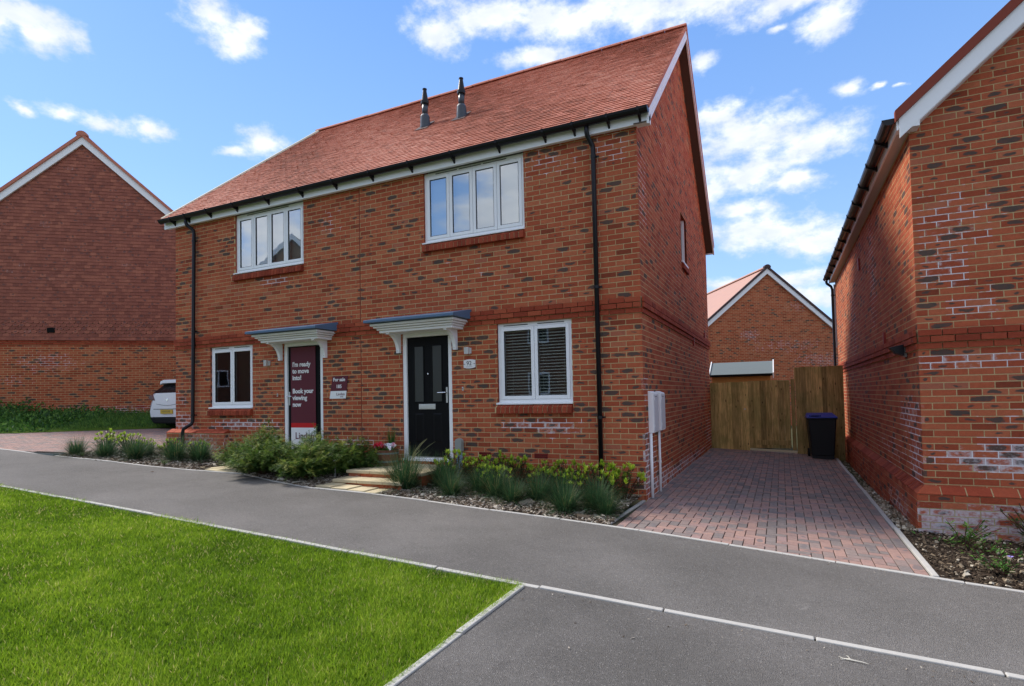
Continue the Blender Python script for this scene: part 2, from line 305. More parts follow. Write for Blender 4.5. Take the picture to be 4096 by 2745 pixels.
# ------------------------------------------------------------------ mesh helpers
class MB:
    def __init__(s): s.v = []; s.f = []; s.c = []; s.uv = []; s.hascol = False
    def face(s, pts, col=(.5, 0, 0), uv=None):
        i = len(s.v); s.v.extend(pts); s.f.append(tuple(range(i, i+len(pts)))); s.c.append(col); s.uv.append(uv)
    def faces(s, pts, fs, col=(.5, 0, 0)):
        i = len(s.v); s.v.extend(pts)
        for f in fs: s.f.append(tuple(i+k for k in f)); s.c.append(col); s.uv.append(None)
    def box(s, x0, x1, y0, y1, z0, z1, col=(.5, 0, 0)):
        p = [(x0, y0, z0), (x1, y0, z0), (x1, y1, z0), (x0, y1, z0), (x0, y0, z1), (x1, y0, z1), (x1, y1, z1), (x0, y1, z1)]
        s.faces(p, [(0, 3, 2, 1), (4, 5, 6, 7), (0, 1, 5, 4), (1, 2, 6, 5), (2, 3, 7, 6), (3, 0, 4, 7)], col)
    def prism(s, poly, ax, a, b, col=(.5, 0, 0)):
        """poly: list of 2D points, extruded along axis ax (0,1,2) from a to b"""
        def P(q, t):
            if ax == 0: return (t, q[0], q[1])
            if ax == 1: return (q[0], t, q[1])
            return (q[0], q[1], t)
        n = len(poly); pts = [P(q, a) for q in poly]+[P(q, b) for q in poly]
        fs = [tuple(range(n))[::-1], tuple(range(n, 2*n))]+[(i, (i+1) % n, n+(i+1) % n, n+i) for i in range(n)]
        s.faces(pts, fs, col)
    def tube(s, path, r, n=8, col=(.5, 0, 0), cap=True):
        path = [Vector(p) for p in path]; rs = r if isinstance(r, (list, tuple)) else [r]*len(path); rings = []
        for i, p in enumerate(path):
            d = (path[min(i+1, len(path)-1)]-path[max(i-1, 0)]).normalized()
            a = d.orthogonal().normalized() if abs(d.z) < .99 else Vector((1, 0, 0)); b = d.cross(a).normalized(); a = b.cross(d)
            rings.append([p+a*rs[i]*math.cos(t*2*math.pi/n)+b*rs[i]*math.sin(t*2*math.pi/n) for t in range(n)])
        # align successive rings
        i0 = len(s.v)
        for k, rg in enumerate(rings):
            if k:
                pr = rings[k-1]; best = min(range(n), key=lambda o: (rg[o]-pr[0]-(path[k]-path[k-1])).length)
                rg = rg[best:]+rg[:best]; rings[k] = rg
            s.v.extend([tuple(q) for q in rg])
        for k in range(len(rings)-1):
            for t in range(n):
                s.f.append((i0+k*n+t, i0+k*n+(t+1) % n, i0+(k+1)*n+(t+1) % n, i0+(k+1)*n+t)); s.c.append(col); s.uv.append(None)
        if cap:
            s.f.append(tuple(i0+t for t in range(n))[::-1]); s.c.append(col); s.uv.append(None)
            s.f.append(tuple(i0+(len(rings)-1)*n+t for t in range(n))); s.c.append(col); s.uv.append(None)
    def mesh(s, name, mat, smooth=False, fix=True):
        me = bpy.data.meshes.new(name); me.from_pydata(s.v, [], s.f)
        at = me.color_attributes.new('tone', 'FLOAT_COLOR', 'CORNER')
        ln = [len(f) for f in s.f]
        arr = np.repeat(np.array([(c[0], c[1], c[2], 1) for c in s.c], dtype=np.float32), ln, axis=0)
        at.data.foreach_set('color', arr.ravel())
        if any(u is not None for u in s.uv):
            ul = me.uv_layers.new(name='UVMap'); ua = []
            for f, u in zip(s.f, s.uv): ua += list(u) if u is not None else [(.5, .02)]*len(f)
            ul.data.foreach_set('uv', np.array(ua, dtype=np.float32).ravel())
        if fix and len(s.f) < 4000:
            bm = bmesh.new(); bm.from_mesh(me); bmesh.ops.recalc_face_normals(bm, faces=bm.faces); bm.to_mesh(me); bm.free()
        if smooth: me.shade_smooth()
        me.materials.append(M[mat] if isinstance(mat, str) else mat); return me
    def build(s, name, mat, parent=None, smooth=False, kind=None, fix=True, bevel=0):
        o = bpy.data.objects.new(name, s.mesh(name, mat, smooth, fix)); COL.objects.link(o)
        if parent: o.parent = parent
        if kind: o['kind'] = kind
        if bevel:
            md = o.modifiers.new('bevel', 'BEVEL'); md.width = bevel; md.segments = 2; md.limit_method = 'ANGLE'
        return o
def boxo(name, mat, parent, *a, bevel=0, **k):
    b = MB(); b.box(*a); return b.build(name, mat, parent, bevel=bevel, **k)
def tag(o, label, cat, group=None):
    o['label'] = label; o['category'] = cat
    if group: o['group'] = group
    return o
def thing(name, label, cat, loc=(0, 0, 0), rz=0, group=None):
    o = bpy.data.objects.new(name, None); COL.objects.link(o); o.empty_display_size = .2
    o.location = loc; o.rotation_euler = (0, 0, rz); return tag(o, label, cat, group)
def setting(o): o['kind'] = 'structure'; return o
def dup(root, loc, rz=0, scale=1, label=None):
    r = root.copy(); COL.objects.link(r); r.location = loc; r.rotation_euler = (0, 0, rz); r.scale = (scale,)*3
    if label: r['label'] = label
    for ch in list(root.children):
        c = ch.copy(); COL.objects.link(c); c.parent = r
        for g in list(ch.children):
            d = g.copy(); COL.objects.link(d); d.parent = c
    return r
def text(body, size, mat, parent, loc, name='lettering', bold=.0, rot=(R(90), 0, 0), width=None, align='LEFT', shear=0, space=1.0):
    cu = bpy.data.curves.new(name, 'FONT'); cu.body = body; cu.size = size; cu.align_x = align; cu.extrude = .0012; cu.offset = bold; cu.space_line = space; cu.resolution_u = 3; cu.shear = shear
    t = bpy.data.objects.new(name, cu); COL.objects.link(t); bpy.context.view_layer.update()
    me = bpy.data.meshes.new_from_object(t.evaluated_get(bpy.context.evaluated_depsgraph_get())); bpy.data.objects.remove(t)
    o = bpy.data.objects.new(name, me); COL.objects.link(o); me.materials.clear(); me.materials.append(M[mat]); o.parent = parent
    o.location = loc; o.rotation_euler = rot
    if width:
        w = max(v.co.x for v in me.vertices)-min(v.co.x for v in me.vertices); o.scale = (width/w, 1, 1)
    return o
def gz(x, y=0): return -.05*max(-30, min(12, x))
def clip(poly, a, b, c):
    """keep a*x+b*y+c >= 0"""
    out = []
    for i in range(len(poly)):
        p, q = poly[i], poly[(i+1) % len(poly)]; dp = a*p[0]+b*p[1]+c; dq = a*q[0]+b*q[1]+c
        if dp >= 0: out.append(p)
        if (dp >= 0) != (dq >= 0):
            t = dp/(dp-dq); out.append((p[0]+t*(q[0]-p[0]), p[1]+t*(q[1]-p[1])))
    return out
def in_view(P, m=.12):
    d = Vector(P)-CAM; z = d.dot(fw)
    if z < .1: return False
    u = (2074.3+2257.2*d.dot(rt)/z)/4096; v = (1511.6-2257.2*d.dot(up)/z)/2745
    return -m < u < 1+m and -m < v < 1+m
def showarea(P, n, w, h):
    d = Vector(P)-CAM; L = d.length; c = -d.dot(n)/L
    return w*h*max(c, 0)/(L*L) if in_view(P, 0) else 0

# ------------------------------------------------------------------ brickwork
def salt(x, z, spots):
    s = 0
    for cx, cz, rx, rz, a in spots:
        e = ((x-cx)/rx)**2+((z-cz)/rz)**2
        if e < 1: s = max(s, a*(1-e*.6))
    return s
BM_CACHE = {}
class Pieces:
    """collects alike pieces (bricks, tiles...) of one thing, then builds the largest-showing 300 singly and the rest as one part"""
    def __init__(s, parent, name, mat, depth=.03, rootm=None): s.p = parent; s.name = name; s.mat = mat; s.depth = depth; s.items = []; s.rm = rootm or Matrix()
    def add(s, c, u, v, n, w, h, col, proud=0.0, shape=None): s.items.append((Vector(c), Vector(u), Vector(v), Vector(n), w, h, col, proud, shape))
    def geo(s, w, h, d, shape):
        a, b = w/2, h/2; ch = .0025 if shape != 'tile' else 0
        if shape == 'fish':
            pts = [(-a, b), (-a, -b*.25)]+[(-a*math.cos(t), -b*.25-b*.75*math.sin(t)) for t in (R(35), R(70), R(110), R(145))]+[(a, -b*.25), (a, b)]
            return pts
        return [(-a, b), (-a, -b), (a, -b), (a, b)]
    def emit_to(s, mb, it):
        c, u, v, n, w, h, col, pr, sh = it; pts = s.geo(w, h, s.depth, sh); k = len(pts)
        tilt = .015 if sh in ('tile', 'fish') else 0   # tiles stand off at their lower edge
        F = []
        for (x, y) in pts:
            F.append(c+u*x+v*y+n*(pr+(tilt*(.5-y/h))))
        B = [c+u*x+v*y-n*(s.depth-pr) for x, y in pts]
        mb.face([tuple(q) for q in F], col, [(x/w+.5, y/h+.5) for x, y in pts])
        for i in range(k):
            if sh in ('tile', 'fish') and i == k-1: continue
            j = (i+1) % k; mb.face([tuple(F[j]), tuple(F[i]), tuple(B[i]), tuple(B[j])], col)
    def flush(s, single=300):
        items = s.items
        sc = [(showarea(s.rm @ it[0], (s.rm.to_3x3() @ it[3]), it[4], it[5]), i) for i, it in enumerate(items)]
        sc.sort(reverse=True); top = set(i for a, i in sc[:single] if a > 0)
        mb = MB()
        for i, it in enumerate(items):
            if i in top: continue
            s.emit_to(mb, it)
        if mb.v: mb.build('further_'+s.name+'s', s.mat, s.p, kind='stuff', fix=False)
        for i in sorted(top):
            c, u, v, n, w, h, col, pr, sh = items[i]
            key = (s.name, s.mat, round(w, 3), round(h, 3), round(col[0]*8), round(col[1]*5), round(col[2]*4), round(pr, 3), sh)
            me = BM_CACHE.get(key)
            if me is None:
                b = MB(); s.emit_to(b, (Vector(), Vector((1, 0, 0)), Vector((0, 0, 1)), Vector((0, -1, 0)), round(w, 3), round(h, 3), col, pr, sh)); me = b.mesh(s.name, s.mat, fix=False); BM_CACHE[key] = me
            o = bpy.data.objects.new(s.name, me); COL.objects.link(o); o.parent = s.p
            mm = Matrix((u, -n, v)).transposed().to_4x4(); mm.translation = c; o.matrix_basis = mm
        return mb
def tone(px, zz, spots, dark=.3, smoothb=False):
    r = min(1, max(0, random.gauss(.55, .22))); g = 0
    if not smoothb and random.random() < dark: g = random.choice((.35, .5, .7, .95, 1.1))
    s_ = salt(px, zz, spots)
    return (r, g, s_*random.choice((.6, .85, 1, 1, 1.1)) if s_ else 0)
def wall_bricks(P, O, u, n, L, z0, z1, openings=(), spots=(), end_corner=True, phase=0, band=(), top=None, dark=lambda x, z: .3, bandP=None, corner_u=None):
    """stretcher bond; distances measured back from the corner at u = L"""
    O, u, n = Vector(O), Vector(u), Vector(n); up_ = Vector((0, 0, 1))
    k0 = int(round(z0/.075)); k1 = int(math.ceil(z1/.075-1e-6))
    for k in range(k0, k1):
        zb = k*.075+.005; zt = zb+.065; zc = k*.075+.0375
        if zt > z1: zt = z1
        if zt-zb < .02: continue
        odd = (k+phase) % 2
        x = L; first = True
        pr = 0
        for (ka, kb, pp) in band:
            if ka <= k < kb: pr = pp
        while x > .02:
            ln = .1025 if (first and odd) else .215
            a, b = max(x-ln, 0), x
            x -= ln+.010; first = False
            segs = [(a, b)]
            for (ox0, ox1, oz0, oz1) in openings:
                if zc < oz0 or zc > oz1: continue
                ns = []
                for s0, s1 in segs:
                    if s1 <= ox0 or s0 >= ox1: ns.append((s0, s1)); continue
                    if s0 < ox0: ns.append((s0, ox0))
                    if s1 > ox1: ns.append((ox1, s1))
                segs = ns
            for s0, s1 in segs:
                if s1-s0 < .025: continue
                xm = (s0+s1)/2
                if top and top(xm) < zt: continue
                c = O+u*xm+up_*((zb+zt)/2)
                PP = bandP if (pr > 0 and bandP) else P
                t = tone(xm, zc, spots, dark(xm, zc), PP is not P)
                PP.add(c, u, up_, n, s1-s0, zt-zb, t, pr+random.uniform(-.0015, .0015))
def backing(parent, O, u, n, L, z0, z1, openings=(), spots=(), top=None, depth=.003, name='wall'):
    """mortar face behind the bricks, with the openings cut out; also fills under the roof slope"""
    O, u, n = Vector(O), Vector(u), Vector(n); mb = MB()
    xs = sorted(set([0, L]+[o[i] for o in openings for i in (0, 1) if 0 < o[i] < L]+list(np.arange(.11, L, .22))))
    zs = sorted(set([z0, z1]+[o[i] for o in openings for i in (2, 3) if z0 < o[i] < z1]+list(np.arange(z0+.15, z1, .15))))
    if top:
        mx = max(top(x) for x in np.linspace(0, L, 60)); zs = [z for z in zs if z < mx]+[mx]
    for i in range(len(xs)-1):
        for j in range(len(zs)-1):
            xc, zc = (xs[i]+xs[i+1])/2, (zs[j]+zs[j+1])/2
            if any(o[0] < xc < o[1] and o[2] < zc < o[3] for o in openings): continue
            poly = [(xs[i], zs[j]), (xs[i+1], zs[j]), (xs[i+1], zs[j+1]), (xs[i], zs[j+1])]
            if top:
                ta, tb = top(xs[i]), top(xs[i+1]); m_ = (tb-ta)/(xs[i+1]-xs[i]); poly = clip(poly, m_, -1, ta-m_*xs[i])
                if len(poly) < 3: continue
            mb.face([tuple(O+u*x-n*depth+Vector((0, 0, z))) for x, z in poly], (.5, 0, salt(xc, zc, spots)))
    # reveals
    for (a, b, c, d) in openings:
        rv = MB()
        for q in (((a, c), (a, d)), ((b, c), (b, d)), ((a, c), (b, c)), ((a, d), (b, d))):
            (x0, zz0), (x1, zz1) = q
            rv.face([tuple(O+u*x0-n*depth+Vector((0, 0, zz0))), tuple(O+u*x1-n*depth+Vector((0, 0, zz1))), tuple(O+u*x1-n*.14+Vector((0, 0, zz1))), tuple(O+u*x0-n*.14+Vector((0, 0, zz0)))], (.5, 0, 0))
        rv.build('reveal', 'band', parent, fix=False)
    return mb.build(name, 'mortar', parent, fix=False)

# ================================================================== THE SETTING
def ground_poly(name, pts, mat, dz, parent=None, kind='structure', step=None, zf=gz):
    mb = MB()
    if step:
        x0, x1 = min(p[0] for p in pts), max(p[0] for p in pts); y0, y1 = min(p[1] for p in pts), max(p[1] for p in pts)
        for i in range(int((x1-x0)/step)+1):
            for j in range(int((y1-y0)/step)+1):
                a, b = x0+i*step, y0+j*step; q = [(a, b), (a+step, b), (a+step, b+step), (a, b+step)]
                for k in range(len(pts)):
                    p, r = pts[k], pts[(k+1) % len(pts)]; nx, ny = -(r[1]-p[1]), r[0]-p[0]
                    q = clip(q, nx, ny, -(nx*p[0]+ny*p[1]))
                    if len(q) < 3: break
                if len(q) >= 3: mb.face([(x, y, zf(x, y)+dz) for x, y in q])
    else: mb.face([(x, y, zf(x, y)+dz) for x, y in pts])
    o = mb.build(name, mat, parent, fix=False)
    if kind: o['kind'] = kind
    return o
mb = MB()
xs = [-700, -200, -80, -30, -20, -10, 0, 6, 12, 80, 200, 700]; ys = [-700, -200, -60, -20, 0, 20, 60, 200, 700]
for i in range(len(xs)-1):
    for j in range(len(ys)-1):
        mb.face([(x, y, gz(x)-.09) for x, y in ((xs[i], ys[j]), (xs[i+1], ys[j]), (xs[i+1], ys[j+1]), (xs[i], ys[j+1]))])
setting(mb.build('ground', 'field', fix=False))

# far kerb line (front of the planting beds), left to right
FAR = [(-24, -2.6), (-16, -2.15), (-12.45, -1.84), (-10.9, -1.80), (-8.58, -1.66), (-7.38, -1.60), (-6.72, -1.47), (-6.33, -1.34), (-5.85, -1.38), (-5.21, -1.56), (-4.58, -1.67), (-4.2, -1.66), (-3.45, -1.55), (-2.6, -1.54), (-1.67, -1.58), (-.83, -1.57), (-.08, -1.59), (1.4, -1.75), (2.85, -1.925), (3.4, -1.965), (5.2, -2.05), (9, -2.2)]
def far_y(x):
    for (a, b), (c, d) in zip(FAR, FAR[1:]):
        if a <= x <= c: return b+(d-b)*(x-a)/(c-a)
    return FAR[-1][1]
NEAR = -3.70
mb = MB()
for (a, b), (c, d) in zip(FAR, FAR[1:]):
    n = max(1, int((c-a)/.5))
    for i in range(n):
        x0, x1 = a+(c-a)*i/n, a+(c-a)*(i+1)/n
        mb.face([(x0, NEAR, gz(x0)), (x1, NEAR, gz(x1)), (x1, far_y(x1), gz(x1)), (x0, far_y(x0), gz(x0))])
footpath = setting(mb.build('footpath', 'asphalt', fix=False))
parking = ground_poly('parking_area', [(-.13, -3.72), (-.13, -12), (9, -12), (9, -3.72)], 'asphalt2', -.003)
# patches of white grit on the tarmac come from the material; edging stones are laid one by one
def edging(parent, path, w=.05, L=.915, gap=.007, side=1, dz=.008):
    """path: polyline; stones of length L laid along it, sharing meshes by length"""
    pts = [Vector((x, y, 0)) for x, y in path]; seg = 0; cur = pts[0].copy(); total = sum((b-a).length for a, b in zip(pts, pts[1:]))
    def at(s):
        for a, b in zip(pts, pts[1:]):
            l = (b-a).length
            if s <= l+1e-6: return a+(b-a)*(s/l)
            s -= l
        return pts[-1].copy()
    s = 0; first = None
    while s < total-.05:
        e = min(s+L, total); a, b = at(s), at(e); d = b-a; l = d.length-gap
        if l > .05:
            key = ('edging', round(l, 2)); me = BM_CACHE.get(key)
            if me is None:
                q = MB(); q.box(0, round(l, 2), -w/2, w/2, -.1, .0); me = q.mesh('edging_stone', 'kerb'); BM_CACHE[key] = me
            o = bpy.data.objects.new('edging_stone', me); COL.objects.link(o); o.parent = parent
            za, zb = gz(a.x)+dz, gz(b.x)+dz
            o.location = (a.x, a.y, za+random.uniform(-.004, .004)); o.rotation_euler = (random.uniform(-.02, .02), -math.atan2(zb-za, l)+random.uniform(-.003, .003), math.atan2(d.y, d.x)+random.uniform(-.006, .006))
            md = o.modifiers.new('bevel', 'BEVEL'); md.width = .006; md.segments = 2
        s = e
edging(footpath, [(-13.8, NEAR), (4.4, NEAR)], L=.92)
edging(footpath, [p for p in FAR if -14 < p[0] < 5.5])
edging(parking, [(-.135, -3.75), (-.135, -7.4)], w=.055)

# ------------------------------------------------------------------ driveway pavers
def ptone(x, y, near=True):
    r = random.random(); r = r*.85+(.15 if y < 1.2 else 0)*random.random()  # front pavers toned lighter, as the sunlit end of the drive
    return (min(1, r), random.choice((0, 0, 0, .5, .9)), random.uniform(0, .18))
def front_line(x): return far_y(x)+.03
drive = ground_poly('driveway', [(-.09, -1.56), (2.79, -1.9), (2.79, 8.6), (0.0, 8.6), (0.0, 0.0)], 'jointsand', -.012, step=None)
PV = Pieces(drive, 'paver', 'paver', .03)
class PolyPieces(MB): pass
dm = MB(); single = []
sl = math.atan(.05)
def paver(x0, x1, y0, y1, conds, dm, single=None, ztop=.0):
    g = .0035; q = [(x0+g, y0+g), (x1-g, y0+g), (x1-g, y1-g), (x0+g, y1-g)]; n0 = q[:]
    for c in conds: q = clip(q, *c)
    if len(q) < 3: return
    ar = abs(sum(q[i][0]*q[(i+1) % len(q)][1]-q[(i+1) % len(q)][0]*q[i][1] for i in range(len(q))))/2
    if ar < .0015: return
    col = ptone(x0, y0); dz = ztop+random.uniform(-.0015, .0015)
    if single is not None and len(q) == 4 and ar > .0165: single.append((x0, x1, y0, y1, col, dz)); return
    cx, cy = sum(a for a, b in q)/len(q), sum(b for a, b in q)/len(q)
    T_ = [(cx+(a-cx)*.965, cy+(b-cy)*.965) for a, b in q]
    top = [(a, b, gz(a)+dz) for a, b in T_]; rim = [(a, b, gz(a)+dz-.004) for a, b in q]; bot = [(a, b, gz(a)+dz-.02) for a, b in q]
    dm.face(top, col, [((a-x0)/(x1-x0), (b-y0)/(y1-y0)) for a, b in T_]); k = len(q)
    for i in range(k):
        j = (i+1) % k; dm.face([rim[i], rim[j], top[j], top[i]], col); dm.face([bot[i], bot[j], rim[j], rim[i]], col)
m_ = (front_line(2.78)-front_line(-.08))/2.86; c_ = front_line(-.08)+.08*m_
FR = (-m_, 1, -c_)
def herring(xa, xb, ya, yb, conds, dm, single):
    for i in range(int((xb-xa)/.1)+3):
        for j in range(int((yb-ya)/.1)+3):
            c = (i-j) % 4; x, y = xa+(i-1)*.1, ya+(j-1)*.1
            if c == 0: paver(x, x+.2, y, y+.1, conds, dm, single)
            elif c == 3: paver(x, x+.1, y, y+.2, conds, dm, single)
LB = 0.205
herring(.2, 2.58, -2.0, 7.8, [FR, (1, 0, -.205), (-1, 0, 2.575), (0, -1, 7.82)], dm, single)
for k in range(52):
    for t in (0, 1):
        paver(2.58+.1*t, 2.68+.1*t, -2.05+.2*k+.1*t, -1.85+.2*k+.1*t, [FR, (0, -1, 7.82)], dm, single)
        x0 = .0+.1*t
        paver(x0, x0+.1, -2.05+.2*k+.1*t, -1.85+.2*k+.1*t, [FR, (0, -1, 7.82)], dm, single)
single.sort(key=lambda s: -showarea((s[0], s[2], gz(s[0])), Vector((0, 0, 1)), .2, .1))
PC = {}
for n_, (x0, x1, y0, y1, col, dz) in enumerate(single):
    if n_ >= 300:
        g = .0035; cx, cy = (x0+x1)/2, (y0+y1)/2; q = [(x0+g, y0+g), (x1-g, y0+g), (x1-g, y1-g), (x0+g, y1-g)]
        T_ = [(cx+(a-cx)*.965, cy+(b-cy)*.965) for a, b in q]
        top = [(a, b, gz(a)+dz) for a, b in T_]; rim = [(a, b, gz(a)+dz-.004) for a, b in q]; bot = [(a, b, gz(a)+dz-.02) for a, b in q]
        dm.face(top, col, [(0, 0), (1, 0), (1, 1), (0, 1)])
        for i in range(4):
            j = (i+1) % 4; dm.face([rim[i], rim[j], top[j], top[i]], col); dm.face([bot[i], bot[j], rim[j], rim[i]], col)
        continue
    vert = (y1-y0) > (x1-x0); key = (round(col[0]*10), round(col[1]*2), round(col[2]*8)); me = PC.get(key)
    if me is None:
        b = MB(); g = .0035; q = [(-.1+g, -.05+g), (.1-g, -.05+g), (.1-g, .05-g), (-.1+g, .05-g)]; T_ = [(a*.965, c*.93) for a, c in q]
        top = [(a, c, 0) for a, c in T_]; rim = [(a, c, -.004) for a, c in q]; bot = [(a, c, -.02) for a, c in q]
        b.face(top, col, [(0, 0), (1, 0), (1, 1), (0, 1)])
        for i in range(4):
            j = (i+1) % 4; b.face([rim[i], rim[j], top[j], top[i]], col); b.face([bot[i], bot[j], rim[j], rim[i]], col)
        me = b.mesh('paver', 'paver', fix=False); PC[key] = me
    o = bpy.data.objects.new('paver', me); COL.objects.link(o); o.parent = drive
    cx, cy = (x0+x1)/2, (y0+y1)/2
    rotm = Matrix.Rotation(sl, 4, 'Y') @ Matrix.Rotation(R(90) if vert else 0, 4, 'Z'); rotm.translation = (cx, cy, gz(cx)+dz); o.matrix_basis = rotm
dm.build('further_pavers', 'paver', drive, kind='stuff', fix=False)
edging(drive, [(2.815, -1.88), (2.79, 7.2)], w=.06, dz=.012)
edging(drive, [(-.035, .0), (-.10, -1.55)], w=.045, L=.3, dz=.004)

# left driveway (beyond the main house)
ld_pts = [(-17.2, -2.1), (-13, -1.88), (-10.0, -1.78), (-10.0, 12), (-13.2, 12), (-14.6, 3.0), (-15.8, -.4), (-19, -1.2)]
ldrive = ground_poly('side_driveway', [(-19.5, -2.35), (-16, -2.13), (-12.45, -1.82), (-10.7, -1.76), (-9.9, -.1), (-9.8, 11), (-12.2, 11), (-14.65, 2.9), (-15.78, -.42), (-21, -1.4)], 'jointsand', -.014)
lm = MB()
LC = [(-.9, -1, -.0), ]
poly = [(-19.5, -2.35), (-16, -2.13), (-12.45, -1.82), (-10.7, -1.76), (-9.9, -.1), (-9.8, 11), (-12.2, 11), (-14.65, 2.9), (-15.78, -.42), (-21, -1.4)]
def inside(x, y, poly):
    c = False
    for i in range(len(poly)):
        (a, b), (d, e) = poly[i], poly[i-1]
        if (b > y) != (e > y) and x < (d-a)*(y-b)/(e-b)+a: c = not c
    return c
for i in range(-212, -97):
    for j in range(-24, 60):
        c = (i-j) % 4; x, y = i*.1, j*.1
        if c not in (0, 3): continue
        w, h = (.2, .1) if c == 0 else (.1, .2)
        if inside(x+w/2, y+h/2, poly):
            g = .004; col = (random.choice((.45, .6, .75, .9, .3, .15)), random.choice((0, 0, .5)), random.uniform(.1, .45))
            lm.face([(a, b, gz(a)) for a, b in ((x+g, y+g), (x+w-g, y+g), (x+w-g, y+h-g), (x+g, y+h-g))], col, [(0, 0), (1, 0), (1, 1), (0, 1)])
lm.build('side_pavers', 'paver', ldrive, kind='stuff', fix=False)

# drainage channel grate beside the side driveway
dr = thing('drain_channel', 'dark slotted drain grate set in the paving at the left driveway mouth', 'drain', (-11.15, -1.72, gz(-11.15)), 0)
boxo('channel_frame', 'hoop', dr, -.62, .62, -.1, .12, -.06, .006)
for k in range(24):
    boxo('grate_bar', 'tyre', dr, -.6+.05*k, -.575+.05*k, -.085, .105, .006, .016)

# ------------------------------------------------------------------ planting beds
def bedz(x, y): return gz(x)+.0+.05*max(0, min(1, (y+1.5)/1.0))
bed = []
def strip(name, x0, x1, mat, yback=lambda x: .05, zf=None, n=30):
    mb = MB(); zf = zf or (lambda x, y: bedz(x, y))
    for i in range(n):
        xa, xb = x0+(x1-x0)*i/n, x0+(x1-x0)*(i+1)/n
        for j in range(8):
            def P(x, t):
                y = (far_y(x)+.02)*(1-t)+yback(x)*t
                return (x, y, zf(x, y)+RNG.uniform(-.006, .006)*(0 < t < 1))
            mb.face([P(xa, j/8), P(xb, j/8), P(xb, (j+1)/8), P(xa, (j+1)/8)])
    return setting(mb.build(name, mat, fix=False))
strip('planting_bed', -3.30, -.075, 'bedsoil', lambda x: .02 if x < 0 else -.0, n=24)
strip('planting_bed', -10.55, -7.0, 'bedsoil', lambda x: .02 if x > -9.85 else -.3+(x+9.85)*.9, n=24)
strip('planting_bed', -6.15, -4.36, 'bedsoil', n=14)
def rz_(x, y): return gz(x)-.005-.03*max(0, min(4, y))
mb = MB()
for i in range(12):
    for j in range(20):
        xa, xb = 2.84+i*.35, 2.84+(i+1)*.35; ya, yb = -2.0+j*.5, -2.0+(j+1)*.5
        mb.face([(x, max(y, far_y(x)+.02), rz_(x, y)) for x, y in ((xa, ya), (xb, ya), (xb, yb), (xa, yb))])
setting(mb.build('gravel_border', 'bedsoil', fix=False))
def chips(name, label, mat, region, n, size, zf, stone=False, kind='stuff'):
    V = []; F = []; Cc = []
    x0, x1, y0, y1 = region[:4]; ok = region[4]
    k = 0; tries = 0
    while k < n and tries < n*8:
        tries += 1
        x, y = RNG.uniform(x0, x1), RNG.uniform(y0, y1)
        if not ok(x, y): continue
        s = size*RNG.lognormal(0, .4); l, w, t = (s, s*RNG.uniform(.2, .5), s*.12) if not stone else (s*.7, s*RNG.uniform(.4, .65), s*.35)
        q = Quaternion(Vector((RNG.normal(), RNG.normal(), RNG.normal()*2.5)).normalized(), RNG.uniform(0, 2*math.pi)) if stone else (Quaternion((0, 0, 1), RNG.uniform(0, 6.28)) @ Quaternion((0, 1, 0), RNG.normal()*.35) @ Quaternion((1, 0, 0), RNG.normal()*.4))
        b = len(V); c = Vector((x, y, zf(x, y)+t*.6+RNG.uniform(0, .012)))
        for (a, d, e) in ((-1, -.7, -1), (1, -1, -1), (.8, 1, -1), (-.9, .8, -1), (-.8, -.6, 1), (.9, -.7, 1), (.7, .8, 1), (-.7, .9, 1)):
            V.append(tuple(c+q @ Vector((a*l/2, d*w/2, e*t/2))))
        F += [(b+4, b+5, b+6, b+7), (b, b+1, b+5, b+4), (b+1, b+2, b+6, b+5), (b+2, b+3, b+7, b+6), (b+3, b, b+4, b+7)]
        col = (float(np.clip(RNG.beta(1.5, 2.0), 0, 1)), RNG.uniform(.3, 1), 0); Cc += [col]*5; k += 1
    mb = MB(); mb.v = V; mb.f = F; mb.c = Cc; mb.uv = [None]*len(F)
    o = mb.build(name, mat, fix=False); tag(o, label, 'ground cover'); o['kind'] = kind; return o
M['darkbark'] = leafy('dark_bark_chip', [(0, (.02, .014, .01)), (.5, (.07, .05, .035)), (.8, (.20, .15, .10)), (1, (.55, .47, .36))], .9, .0, .1)
chips('bark_mulch', 'pale and brown bark chips covering the bed under the ground floor window', 'bark', (-3.3, -.08, -1.6, 0, lambda x, y: y > far_y(x)+.03), 9000, .04, bedz)
chips('bark_mulch', 'bark chips under the big feathery shrubs between the two front doors', 'bark', (-6.3, -4.36, -1.7, 0, lambda x, y: y > far_y(x)+.03), 4500, .04, bedz)
chips('bark_mulch', 'bark chips round the plants at the far left bed', 'bark', (-10.6, -7.0, -1.8, 0, lambda x, y: y > far_y(x)+.03 and (x > -9.8 or y < -.3+(x+9.85)*.9)), 3500, .045, bedz)
chips('bark_mulch', 'bark chips and debris on the bed in front of the right house', 'darkbark', (2.87, 5, -2.0, -.05, lambda x, y: y > far_y(x)+.04), 6500, .03, rz_)
chips('gravel', 'pebbles mixed in the soil before the right house', 'stone', (2.87, 5, -2.0, -.05, lambda x, y: y > far_y(x)+.04), 160, .035, rz_, True)
chips('gravel', 'strip of buff gravel between the drive edging and the right house wall', 'stone', (2.85, 3.05, -.1, 8.5, lambda x, y: True), 3200, .035, rz_, True)

chips('path_grit', 'loose grit and bark crumbs scattered on the tarmac along the planting bed', 'bark', (-10.5, 4.2, -2.3, -1.3, lambda x, y: far_y(x)-.03-RNG.exponential(.06) < y < far_y(x)-.03), 900, .010, lambda x, y: gz(x)+.001)
chips('path_grit', 'fine grit and clippings scattered over the parking tarmac by the kerb', 'bark', (-.05, 3.2, -6.2, -3.76, lambda x, y: RNG.random() < (.9 if y > -3.9 else .12)), 420, .008, lambda x, y: gz(x)-.002)
